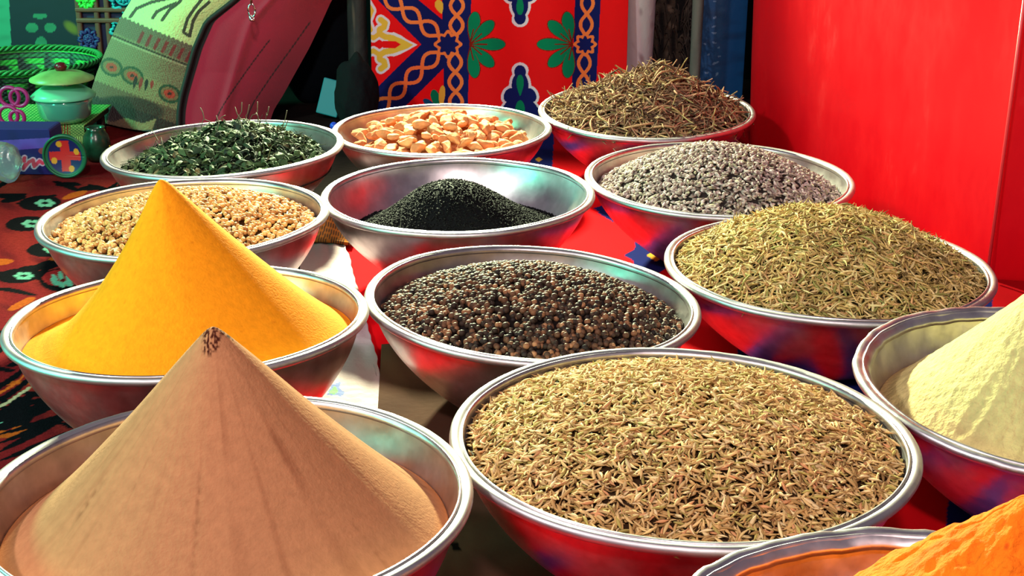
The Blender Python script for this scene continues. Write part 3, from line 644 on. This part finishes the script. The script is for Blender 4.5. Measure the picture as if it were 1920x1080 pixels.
# ------------------------------------------------------------------ maroon and woven bag
def bagmesh():
    root = empty('travel_bag', W(at(360, 240, 5.4)[0], 5.4, -ZG+.012))
    inv = root.location
    rows = [(-90, 300, 500, 650), (-40, 268, 478, 660), (0, 246, 440, 622), (40, 222, 388, 604), (90, 200, 366, 580), (140, 180, 352, 552), (180, 168, 341, 530), (205, 166, 337, 514), (225, 172, 336, 507), (243, 188, 337, 503), (262, 200, 338, 500)]
    rows = np.array(rows, float); vv = np.linspace(-90, 258, 176)
    xl = np.interp(vv, rows[:, 0], rows[:, 1]); xm = np.interp(vv, rows[:, 0], rows[:, 2]); xr = np.interp(vv, rows[:, 0], rows[:, 3])
    ker = np.hanning(13); ker /= ker.sum(); sm = lambda a: np.convolve(np.pad(a, 6, mode='edge'), ker, 'valid'); xl, xm, xr = sm(xl), sm(xm), sm(xr)
    h = (vv+90)/348; pinch = np.clip(np.sin(np.pi*np.clip(h*.5+.5, 0, 1)), 0, 1)**.35; pinch = np.maximum(pinch, .8)
    Yv = 5.36+.10*(1-h)
    def patch(xa, xb, ya, yb, nu, bul):
        t = np.linspace(0, 1, nu)[:, None]; X = xa[None]+(xb-xa)[None]*t; Y = Yv[None]+ya+(yb-ya)*t-bul*np.sin(np.pi*t)*pinch[None]
        Y = Y+.10*(1-pinch[None]); V = np.empty((nu, len(vv), 3))
        PX = X; PY = np.repeat(vv[None], nu, 0); sag = 10*np.sin(np.pi*t)*(h[None]**6); PY = PY+sag
        d = _fw*FOC+_rt*(PX[..., None]-960)-_up*(PY[..., None]-540); tt = Y/d[..., 1]; V = d*tt[..., None]; V[..., 2] += 1
        return V, PX, PY
    def toW(V):
        Q = (V.reshape(-1, 3)+np.array([0, 0, ZG]))*S; Q[:, 2] = np.maximum(Q[:, 2], .010); return Q-np.array(inv)
    MI = srgb(176, 226, 140)
    # woven side
    V, PX, PY = patch(xl, xm, .16, -.02, 190, .10)
    s = (PX-xl[None])/(xm-xl)[None]; yy = PY-58*s       # bands slope down to the right
    p = Paint(PX, PY, srgb(122, 104, 78))
    wv = np.sin(PX*1.1+yy*.5)*np.sin(yy*1.35)
    bands = [(-200, 32, srgb(214, 224, 150)), (32, 62, srgb(112, 94, 76)), (62, 72, srgb(134, 118, 88)), (72, 112, srgb(128, 108, 80)), (112, 150, srgb(138, 116, 82)), (150, 176, srgb(104, 74, 56)), (176, 215, srgb(52, 32, 30)), (215, 420, srgb(160, 132, 96))]
    for a, b, c in bands:
        zig = 3.2*np.abs(((s*17) % 1)-.5)*2 if a < 40 else 1.5*np.sin(PX*.9); m = (yy+zig > a) & (yy+zig <= b); p.put(m, c)
        if a >= 32: p.c[m] *= (1+.32*wv[m])[:, None]
    p.soft(np.clip((1.15-p.ell(243, 203, 66, 22, 8))*3, 0, 1)*(.8+.2*wv), srgb(44, 26, 26)); p.put((PY > 226+4*np.sin(PX*.1)) & (PX < 292-(PY-226)*.4), srgb(150, 122, 84)); p.put((PY > 243) & (PX < 300), srgb(50, 60, 60))  # soft dark oval paints the fold's shadow into the brown weave; tan trim below
    r = random.Random(4)
    m = (yy > 40) & (yy < 62) & (np.sin(PX*.42+.2*yy) > .35) & (s > .3); p.put(m, srgb(132, 36, 40))
    p.put(np.abs(yy-66) < 1.6, srgb(60, 46, 36)); p.put(np.abs(yy-69.5) < 1.2, srgb(170, 150, 116))
    for sx, cy in ((.14, 126), (.40, 142), (.86, 176)):
        i0 = int(np.argmin(np.abs(vv-cy))); cx = xl[i0]+(xm[i0]-xl[i0])*sx
        p.put(p.ell(cx, cy, 22, 17, 25) < 1, srgb(46, 66, 44)); p.put(p.ell(cx, cy, 17, 12, 25) < 1, srgb(128, 92, 62)); p.put(p.ell(cx, cy, 11, 8, 25) < 1, srgb(186, 52, 38)); p.put(p.ell(cx, cy, 4, 3) < 1, srgb(60, 26, 22))
    for k in range(4): p.put(p.petal(250+k*11, 172-abs(k-1.5)*3, 256+k*10, 142+k*3, 3.5), srgb(150, 42, 40) if k % 2 else srgb(34, 30, 28))
    for pts in ([(244, 32), (256, 16), (284, 4), (330, -6)], [(286, 34), (294, 22), (310, 14), (330, 6)], [(304, 38), (318, 18), (334, 6), (346, -8)], [(344, 60), (352, 34), (366, 14), (382, -6)], [(356, 66), (362, 40), (372, 22), (392, 4)], [(346, 62), (356, 68)]):
        p.put(p.line(pts, 3.0), srgb(70, 66, 52))
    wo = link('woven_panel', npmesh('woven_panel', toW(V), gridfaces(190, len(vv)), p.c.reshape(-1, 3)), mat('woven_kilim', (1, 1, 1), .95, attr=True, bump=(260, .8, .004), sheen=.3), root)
    # maroon side
    V2, PX, PY = patch(xm, xr, -.02, .18, 130, .09)
    s = (PX-xm[None])/(xr-xm)[None]
    V2[..., 1] -= .03*np.exp(-((s-.42-.1*(PY-100)/200)/.05)**2)*.5
    p = Paint(PX, PY, srgb(172, 30, 62)); p.soft(snoise(PX/30, PY/40, 3)*.25, srgb(120, 18, 44)); p.put(np.abs(s-.035) < .028, srgb(24, 10, 16))
    for f0, f1, a0, a1 in ((.62, .38, 75, 240), (.90, .74, 40, 190)):
        tt = np.clip((PY-a0)/(a1-a0), 0, 1); p.put((np.abs(s-(f0+(f1-f0)*tt)) < .007) & (PY > a0), srgb(52, 8, 22))
    mp_ = link('maroon_panel', npmesh('maroon_panel', toW(V2), gridfaces(130, len(vv)), p.c.reshape(-1, 3)), mat('maroon_canvas', (1, 1, 1), .9, attr=True, bump=(700, .4, .001), sheen=.3), root)
    # back, top and bottom of the bag
    L = V[0]; Rr = V2[-1]; n = 24; t = np.linspace(0, 1, n)[:, None, None]; Bk = L[None]*(1-t)+Rr[None]*t; Bk[..., 1] += .26*np.sin(np.pi*t[..., 0])**.6
    link('back_panel', npmesh('back_panel', toW(Bk), gridfaces(n, len(vv))[:, ::-1]), mat('black_canvas', (.012, .012, .016), .9), root)
    fr = np.concatenate([V[:, -1], V2[1:, -1]]); bx = np.linspace(0, 1, len(fr)); bt = np.linspace(0, 1, n); bk = np.stack([np.interp(bx, bt, Bk[:, -1, i]) for i in range(3)], -1)
    tt = np.linspace(0, 1, 6)[:, None, None]; bot = fr[None]*(1-tt)+bk[None]*tt
    link('base_panel', npmesh('base_panel', toW(bot), gridfaces(6, len(fr))), mat('tan_base_cloth', srgb(120, 98, 74), .9), root)
    # piping along the join and the zip
    j = V[-1][::4]; jp = j.copy(); jp[:, 1] -= .012
    tubes('piping', [((jp+np.array([0, 0, ZG]))*S-np.array(inv), .0045)], mat('black_piping', (.010, .006, .008), .7), root, 8)
    CH = mat('zip_chrome', (.75, .7, .7), .2, 1)
    q = at(472, 20, 5.19); q0 = (q+np.array([0, 0, ZG]))*S-np.array(inv)
    ring = [(q0[0]+.006*math.cos(a)-.0*1, q0[1], q0[2]+.011*math.sin(a)) for a in np.linspace(0, 6.283, 17)]
    z = tubes('zip_pull', [(ring, .0016), ([(q0[0], q0[1], q0[2]+.010), (q0[0]+.001, q0[1], q0[2]+.035)], .002), ([(q0[0]-.003, q0[1], q0[2]-.008), (q0[0]-.002, q0[1], q0[2]-.016), (q0[0]+.004, q0[1], q0[2]-.015)], .003)], CH, mp_, 8)
    tag(root, 'slouching bag with mint and brown woven side and maroon canvas pocket', 'bag')
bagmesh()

# ------------------------------------------------------------------ dark things between the bag and the banner
def lumpy(name, c, size, m, label, cat, seed=1, sub=4, amp=.12, parent=None):
    V, F = ball(1, sub-1); n = V/np.linalg.norm(V, axis=1)[:, None]; w = 1+amp*snoise(n[:, 0]*2.5+n[:, 2], n[:, 1]*2.5, seed)+amp*.4*snoise(n[:, 0]*7, n[:, 2]*7, seed+3)
    o = link(name, npmesh(name, n*w[:, None]*np.array(size)*S, F), m, parent); o.location = W(*c)
    if label: tag(o, label, cat)
    return o
BLK = mat('black_cloth', (.006, .010, .014), .95, spec=.05, bump=(40, .6, .006))
c = at(590, 110, 5.62); lumpy('black_rucksack', (at(588, 110, 6.0)[0], 6.03, -ZG+.40), (.19, .14, .40), BLK, 'black rucksack standing behind the maroon bag', 'rucksack', 3)
c = at(655, 180, 5.3); lumpy('black_jacket', (c[0]+.025, 5.34, -ZG+.17), (.09, .11, .16), mat('dark_grey_wool', (.008, .010, .012), .95, spec=.05, bump=(50, .6, .006)), 'rumpled black jacket on the ground left of the printed banner', 'jacket', 7, amp=.16)
def dp(x, y):
    p = Paint(x, y, srgb(44, 46, 46)); p.soft(snoise(x/7, y/34, 3)*1.3, srgb(20, 22, 24)); p.soft((snoise(x/5, y/40, 5)-.25)*2, srgb(104, 96, 82)); return p.c
strip_thing('dark_wooden_post', 655, 692, 5.72, 'dark weathered post at the left edge of the printed banner', 'post', dp, mat('dark_wood', (1, 1, 1), .8, attr=True, bump=(60, .6, .004)), bulge=.05)
c = at(612, 205, 5.35); o = box('turquoise_book', W(at(612, 205, 5.62)[0]+.01, 5.70, -ZG+.09), (.09*S, .04*S, .15*S), mat('turquoise_cover', srgb(30, 150, 160), .5), None, rx=-.2, ry=.25, bev=.002); tag(o, 'turquoise book leaning on the black rucksack', 'book')
c = gnd(626, 243); lumpy('blue_bead', (c[0]+.01, 4.78, -ZG+.145), (.016, .016, .016), mat('blue_glass', (.02, .08, .75), .2), None, None, 2, 2, 0)
bpy.data.objects['blue_bead'].location = W(*at(626, 236, 5.17)); tag(bpy.data.objects['blue_bead'], 'small bright blue bead on the rumpled black jacket', 'bead')
def scarfp(x, y):
    p = Paint(x, y, srgb(200, 20, 50)); p.put(y > 322, srgb(150, 90, 40)); p.soft((np.sin(x*1.3+y*.4) > .3)*(y > 320)*1., srgb(30, 40, 40)); return p.c
a_, b_ = gnd(600, 345), gnd(700, 300)
o = painted_sheet('folded_scarf', lambda u, v: np.stack([a_[0]+u*(.20), 3.88+v*.26, -ZG+.09*np.sin(np.pi*np.clip(v, .04, .96))*np.sin(np.pi*np.clip(u, .04, .96))+.03], -1), 60, 60, scarfp, CLOTH, thick=.004)
tag(o, 'crimson scarf with orange stripes crumpled between the leaf and root bowls', 'scarf')

# ------------------------------------------------------------------ green-lit goods on the left
def GW(px, py, Y): return W(*at(px, py, Y))
# floor-level purple and blue box
e = empty('painted_box', W(-1.72, 4.95, -ZG+.012)); tag(e, 'blue and purple painted box with a pink and white scroll on its side', 'box')
def boxp(x, y):
    p = Paint(x, y, srgb(24, 26, 104)); p.put(p.poly([(-80, 268), (96, 258), (98, 276), (-80, 290)]), srgb(92, 70, 176)); p.soft(snoise(x/14, y/10, 3)*.5, srgb(14, 16, 60)); p.put(p.ell(80, 283, 8, 6) < 1, srgb(140, 60, 70))
    PK = srgb(214, 60, 96); WH = srgb(196, 178, 206)
    for grow, c in ((2.6, WH), (0, PK)):
        p.put(p.line([(22, 308), (34, 318), (46, 296), (44, 316), (54, 304), (62, 300), (64, 312), (74, 302), (80, 306)], 3.2+grow), c)
        p.put(p.line([(30, 322), (38, 314)], 1.5+grow*.5), c)
    p.put(p.line([(26, 326), (44, 306)], 1.4), WH); return p.c
def face_box(root, x0, x1, y0, z1, d, paintfn, m):
    o = root.location
    def toL(P): return [tuple((Vector(q)*1)) for q in P]
    n = 140; u, v = np.meshgrid(np.linspace(0, 1, n), np.linspace(0, 1, n), indexing='ij')
    X = np.stack([x0+u*(x1-x0), y0+0*u, -ZG+.014+v*z1], -1); px, py = proj(X.reshape(-1, 3)); col = paintfn(px.reshape(n, n), py.reshape(n, n)).reshape(-1, 3)
    V = (X.reshape(-1, 3)+np.array([0, 0, ZG]))*S-np.array(o); link('front_panel', npmesh('front_panel', V, gridfaces(n, n), col), m, root)
    b = box('carcass', ((x0+x1)/2*S-o[0], (y0+d/2+.004)*S-o[1], (.014+z1/2)*S-o[2]), ((x1-x0)*S, d*S, z1*S), mat('box_side', srgb(50, 40, 120), .6), root)
    return b
yb_ = gnd(50, 334)[1]; face_box(e, at(-60, 300, yb_)[0], at(98, 300, yb_)[0], yb_, .16, at(50, 256, yb_)[2]+ZG-.014, boxp, GLOSSC)
# round painted plate
yp_ = gnd(127, 336)[1]; cpt = at(127, 296, yp_); zc = -ZG+.012+.078; pl = empty('painted_plate', W(cpt[0], yp_, zc)); tag(pl, 'round green-rimmed plate painted with a red and yellow cross', 'plate')
n = 90; rr, tt = np.meshgrid(np.linspace(0.01, 1, 60), np.linspace(0, 2*np.pi, n), indexing='ij'); X = rr*np.cos(tt); Z = rr*np.sin(tt)
p = Paint(X*36, -Z*40, srgb(20, 26, 92)); RE = srgb(206, 34, 38); YE = srgb(222, 150, 40)
p.put((np.abs(p.x) < 8) & (np.abs(p.y) < 29), RE); p.put((np.abs(p.y) < 8) & (np.abs(p.x) < 27), RE)
for a, b in ((-9, -22), (9, 24), (-20, 9), (20, -8)): p.put(p.ell(a, b, 5, 6) < 1, YE)
p.put(rr > .82, srgb(20, 92, 62))
V = np.stack([X*.072*S, -.02*S-.012*S*rr**2, Z*.076*S], -1); link('dish', npmesh('dish', V.reshape(-1, 3), gridfaces(60, n), p.c.reshape(-1, 3)), GLOSSC, pl).modifiers.new('t', 'SOLIDIFY').thickness = .004
lathe('edge_band', [(.073*S+.005*S*math.cos(a), .03*S+.006*S*math.sin(a)) for a in np.linspace(0, 6.28, 9)[:-1]], mat('green_enamel', srgb(20, 92, 62), .35), pl, n=64, closed=True, axis='Y')
# striped pot beside it
c = at(186, 290, 4.95)
def potp(z): return z
pt = lathe('striped_pot', [(.001, 0), (.05*S, 0), (.075*S, .05*S), (.082*S, .10*S), (.07*S, .15*S), (.05*S, .18*S), (.056*S, .20*S), (.048*S, .20*S), (.044*S, .17*S), (.001, .03*S)], mat('dark_green_glaze', (.01, .06, .03), .25, noise=(30, .6)), None, (0, 0, 0))
pt.scale = (.62, .62, .62); pt.location = W(c[0], 4.93, -ZG+.014); tag(pt, 'small dark green glazed pot right of the painted plate', 'pot')
# clear plastic bag at the edge
pb_ = lumpy('plastic_bag', (at(8, 300, 4.6)[0], 4.62, -ZG+.085), (.052, .045, .068), mat('clear_plastic', (.75, .95, .85), .12, trans=.85, spec=.6, bump=(30, .8, .01)), 'crumpled clear plastic bag at the left edge before the box', 'plastic bag', 5, 4, .2)
# shelf with fringed green cloth
yS = 5.10; zsh = at(80, 236, yS)[2]
x0 = at(-90, 236, yS)[0]; x1 = at(156, 236, yS)[0]
tb = empty('display_stool', W((x0+x1)/2, yS+.18, -ZG+.012)); tag(tb, 'low display stool under the fringed cloth at the far left', 'stool')
WD = mat('dark_stained_wood', (.03, .018, .014), .6, noise=(20, .4))
o_ = tb.location
hh = (zsh+ZG-.012)*S
box('stool_top', (0, 0, hh-.006), ((x1-x0)*S, .34*S, .010), WD, tb)
for sx in (-1, 1):
    for sy in (-1, 1): box('leg', (sx*((x1-x0)*S/2-.012), sy*(.13*S), (hh-.012)/2), (.014, .014, hh-.012), WD, tb)
def fr(u, v):
    sag = .012*np.sin(u*11)
    y = np.where(v < .6, yS+.35-.37*v/.6, yS-.022); z = np.where(v < .6, zsh+.006, zsh+.006-(v-.6)/.4*(.055+sag))
    return np.stack([x0-.02+u*(x1-x0+.03), y, z], -1)
def frp(x, y): p = Paint(x, y, srgb(70, 130, 70)); p.soft((np.sin(x*.9)*np.sin(y*1.2)+.1)*2, srgb(150, 196, 110)); p.put((np.abs(x-120) < 12) & (y > 228) & (np.sin(x*1.2) > 0), srgb(130, 60, 40)); return p.c
o = painted_sheet('fringed_cloth', fr, 220, 50, frp, CLOTH, thick=.002); tag(o, 'green fringed table cloth hanging over the low stool', 'cloth')
ps = [([((x0+(x1-x0)*i/60)*S, (yS-.028)*S, (zsh+ZG-.045-.012*math.sin(i/60*11))*S), ((x0+(x1-x0)*i/60)*S+.001*math.sin(i), (yS-.03)*S, (zsh+ZG-.085-.012*math.sin(i/60*11))*S)], .0016) for i in range(61)]
tubes('fringe', ps, mat('pale_green_thread', srgb(150, 190, 110), .9), o, 4)
zt = (zsh+ZG+.012)*S
# lidded glass jar
GL = mat('green_glass', (.12, .55, .42), .12, trans=.35, spec=.7); MINT = mat('mint_enamel', srgb(110, 200, 160), .3)
c = at(118, 200, 5.12); jr = empty('lidded_dish', (c[0]*S, 5.14*S, zt)); tag(jr, 'lidded mint and green serving dish with a dark red knob on the stool', 'dish')
q = S*.78
lathe('dish_body', [(.001, 0), (.09*q, 0), (.12*q, .03*q), (.13*q, .09*q), (.135*q, .12*q), (.125*q, .12*q), (.11*q, .04*q), (.001, .015*q)], GL, jr)
lathe('lower_lid', [(.15*q, .118*q), (.152*q, .126*q), (.13*q, .145*q), (.10*q, .165*q), (.06*q, .175*q), (.001, .178*q)], MINT, jr)
ul_ = lathe('upper_lid', [(.15*q, .20*q), (.15*q, .208*q), (.10*q, .232*q), (.05*q, .243*q), (.001, .245*q)], mat('yellow_green_enamel', srgb(150, 190, 110), .35, noise=(18, .4)), jr)
lathe('neck', [(.05*q, .17*q), (.045*q, .21*q)], GL, jr)
lathe('knob', [(.001, .240*q), (.022*q, .243*q), (.03*q, .262*q), (.02*q, .28*q), (.001, .284*q)], mat('dark_red_enamel', (.12, .005, .01), .3), ul_)
# pink bracelets
PKM = mat('pink_beads', srgb(176, 40, 120), .35); k = 0
for (px, py, rr_) in ((10, 186, .035), (28, 188, .032), (14, 214, .034), (30, 216, .026)):
    cc = at(px, py, 5.02); b = lathe('bangle', [(rr_*S+.0035*math.cos(a), .0045*math.sin(a)) for a in np.linspace(0, 6.28, 9)[:-1]], PKM, None, (0, 0, 0), 40, True, axis='Y'); b.location = (cc[0]*S, (5.03+.035*(py < 200))*S, zt+rr_*S+.004+(.062*S if py < 200 else 0))
    tag(b, ['magenta bangle upper left in the pile at the photo edge', 'magenta bangle upper right in the pile at the photo edge', 'magenta bangle lower left in the pile at the photo edge', 'small magenta bangle lower right in the pile at the photo edge'][k], 'bangle', 'magenta bangles'); k += 1
# round green patterned basket
yk = 5.86; xk = at(48, 130, yk)[0]; zlo = at(48, 175, 5.55)[2]; zhi = at(48, 90, 6.15)[2]
bs = empty('woven_basket', W(xk, yk, -ZG+.012)); tag(bs, 'bright green and black woven basket with a braided rim behind the lidded dish', 'basket')
RB = .31*S; hb = (zhi+ZG-.012)*S
def bask(t, z):
    x = t/(2*np.pi)*1000; y = (1-z)*170; p = Paint(x, y, srgb(10, 14, 18)); G = srgb(44, 150, 50); G2 = srgb(20, 84, 44)
    cell = (x % 62.5); k = (x//62.5).astype(int) % 2
    p.put((y > 8) & (y < 16), G); p.put((y > 22) & (y < 34), G2); p.put((y > 40) & (y < 58) & (cell > 8) & (cell < 50+6*np.sin(y)), G)
    p.put((y >= 58) & (np.abs(cell-31-(y-58)*.35*(1-2*k)) < 5), G2); p.put((y >= 62) & (cell+ (y-62)*.6 < 30) & (cell > 8), G)
    p.put((cell < 5) & (y > 20), srgb(8, 12, 14)); p.put((y > 84) & (np.sin(x*.5+y*.9) > .4), G2); return p.c
n = 260; q, t = np.meshgrid(np.linspace(0, 1, 120), np.linspace(0, 2*np.pi, n, endpoint=False), indexing='ij')
rad = RB*(.82+.18*q)+.0012*np.sin(t*60)*np.sin(q*70)
link('basket_wall', npmesh('basket_wall', np.stack([rad*np.cos(t), rad*np.sin(t), q*hb], -1).reshape(-1, 3), gridfaces(120, n, True), bask(t, q).reshape(-1, 3)), mat('lacquered_straw', (1, 1, 1), .6, attr=True), bs)
lathe('basket_base', [(.001, .002), (RB*.82, .002), (RB*.81, .006), (.001, .006)], mat('dark_green_lining', (.01, .04, .025), .8), bs)
br_ = []
for ph in range(3): br_.append(([((RB+.004*math.cos(a*24+ph*2.09))*math.cos(a), (RB+.004*math.cos(a*24+ph*2.09))*math.sin(a), hb+.004*math.sin(a*24+ph*2.09)) for a in np.linspace(0, 6.2832, 260)], .0028))
tubes('braided_rim', br_, mat('green_lacquer', srgb(40, 120, 56), .6), bs, 5)
# hung panels behind
def tvp(x, y):
    p = Paint(x, y, srgb(12, 22, 40)); G = srgb(44, 110, 84)
    for cx, cy, a, b in ((60, 52, 12, 9), (94, 52, 11, 9), (77, 80, 11, 11), (75, 30, 14, 5)): p.put(p.ell(cx, cy, a, b) < 1, G)
    p.soft(np.clip(1.3-p.ell(134, 52, 18, 9, 40), 0, 1), srgb(110, 96, 30)); p.put(x < 17+y*.05, srgb(50, 130, 104)); p.soft(snoise(x/20, y/4, 3)*.3, srgb(6, 12, 24)); return p.c
x0 = at(-70, 60, 6.34)[0]; x1 = at(150, 60, 6.34)[0]
bd = empty('dark_painted_board', W((x0+x1)/2, 6.34, -ZG)); tag(bd, 'dark navy board with faint mint blossoms behind the green basket', 'board')
n = 150; u, v = np.meshgrid(np.linspace(0, 1, n), np.linspace(0, 1, n), indexing='ij'); X = np.stack([x0+u*(x1-x0), 6.34+0*u, -ZG+.012+v*.9], -1); px, py = proj(X.reshape(-1, 3))
link('front_panel', npmesh('front_panel', (X.reshape(-1, 3)+np.array([0, 0, ZG]))*S-np.array(bd.location), gridfaces(n, n), tvp(px.reshape(n, n), py.reshape(n, n)).reshape(-1, 3)), GLOSSC, bd)
box('backing', (0, .014, .455*S), ((x1-x0)*S, .02, .88*S), WD, bd)
# lattice screen
x0 = at(146, 60, 6.3)[0]; x1 = at(330, 60, 6.3)[0]; zt1 = .70
ls = empty('carved_screen', W((x0+x1)/2, 6.3, -ZG+.012)); tag(ls, 'brown wooden screen with turquoise and green carved medallions behind the bag', 'screen')
w_ = (x1-x0)*S; hgt = (zt1+ZG)*S
box('back_board', (0, .008, hgt/2), (w_, .008, hgt), mat('indigo_board', (.012, .012, .06), .7), ls)
BRW = mat('reddish_wood', srgb(110, 58, 44), .6, noise=(40, .3))
xm_ = (at(192, 30, 6.3)[0]-(x0+x1)/2)*S; zm = (at(190, 28, 6.3)[2]+ZG-.012)*S
for dx in (-.011, .011): box('stile', (xm_+dx, 0, hgt/2), (.011, .012, hgt), BRW, ls)
box('stile', (-w_/2+.006, 0, hgt/2), (.012, .012, hgt), BRW, ls); box('stile', (w_/2-.006, 0, hgt/2), (.012, .012, hgt), BRW, ls)
for z in (zm-.011, zm+.011, zm-.13, hgt-.008): box('rail', (0, -.002, z), (w_, .012, .010), BRW, ls)
TQ = mat('turquoise_paint', srgb(30, 150, 170), .5)
for px, py, m_, rr_ in ((230, -4, TQ, .052), (230, 60, TQ, .046), (160, 0, mat('leaf_green_paint', srgb(60, 190, 60), .5), .03), (165, 75, mat('indigo_paint', srgb(36, 30, 100), .6), .035)):
    cc = at(px, py, 6.28); lx = (cc[0]-(x0+x1)/2)*S; lz = (cc[2]+ZG-.012)*S; R_ = rr_*2*S*.55
    th = np.linspace(0, 6.2832, 65); pts = [(lx+(R_+.004*math.cos(8*a))*math.cos(a), -.004, lz+(R_+.004*math.cos(8*a))*math.sin(a)) for a in th]
    pts2 = [(lx+R_*.55*math.cos(a), -.004, lz+R_*.55*math.sin(a)) for a in th]
    ds = [([(lx, -.004, lz), (lx+R_*.5*math.cos(a), -.004, lz+R_*.5*math.sin(a))], .0035) for a in np.linspace(0, 5.5, 8)]
    tubes('medallion', [(pts, .004), (pts2, .003)]+ds, m_, ls, 6)
# a dark hanging closes the stall behind everything
def bkp(x, y): p = Paint(x, y, srgb(14, 18, 24)); p.soft(snoise(x/80, y/90, 2)*.5, srgb(24, 30, 36)); return p.c
o = painted_sheet('wall_back', lambda u, v: np.stack([-3.2+u*6.8, 6.6+.03*np.sin(u*60), -ZG+v*1.6], -1), 200, 40, bkp, CLOTH); tag(o, kind='structure')
# mint tile corner near the rug edge and yellow strap
a_ = GW(196, 242, 5.0)
o = tubes('yellow_strap', [([tuple(W(*at(193, 243, 5.02))), tuple(W(*at(197, 256, 4.97))), tuple(W(*at(204, 276, 4.92)))], .0035)], mat('yellow_webbing', srgb(200, 190, 40), .7)); tag(o, 'short yellow strap hanging below the woven side of the bag', 'strap')
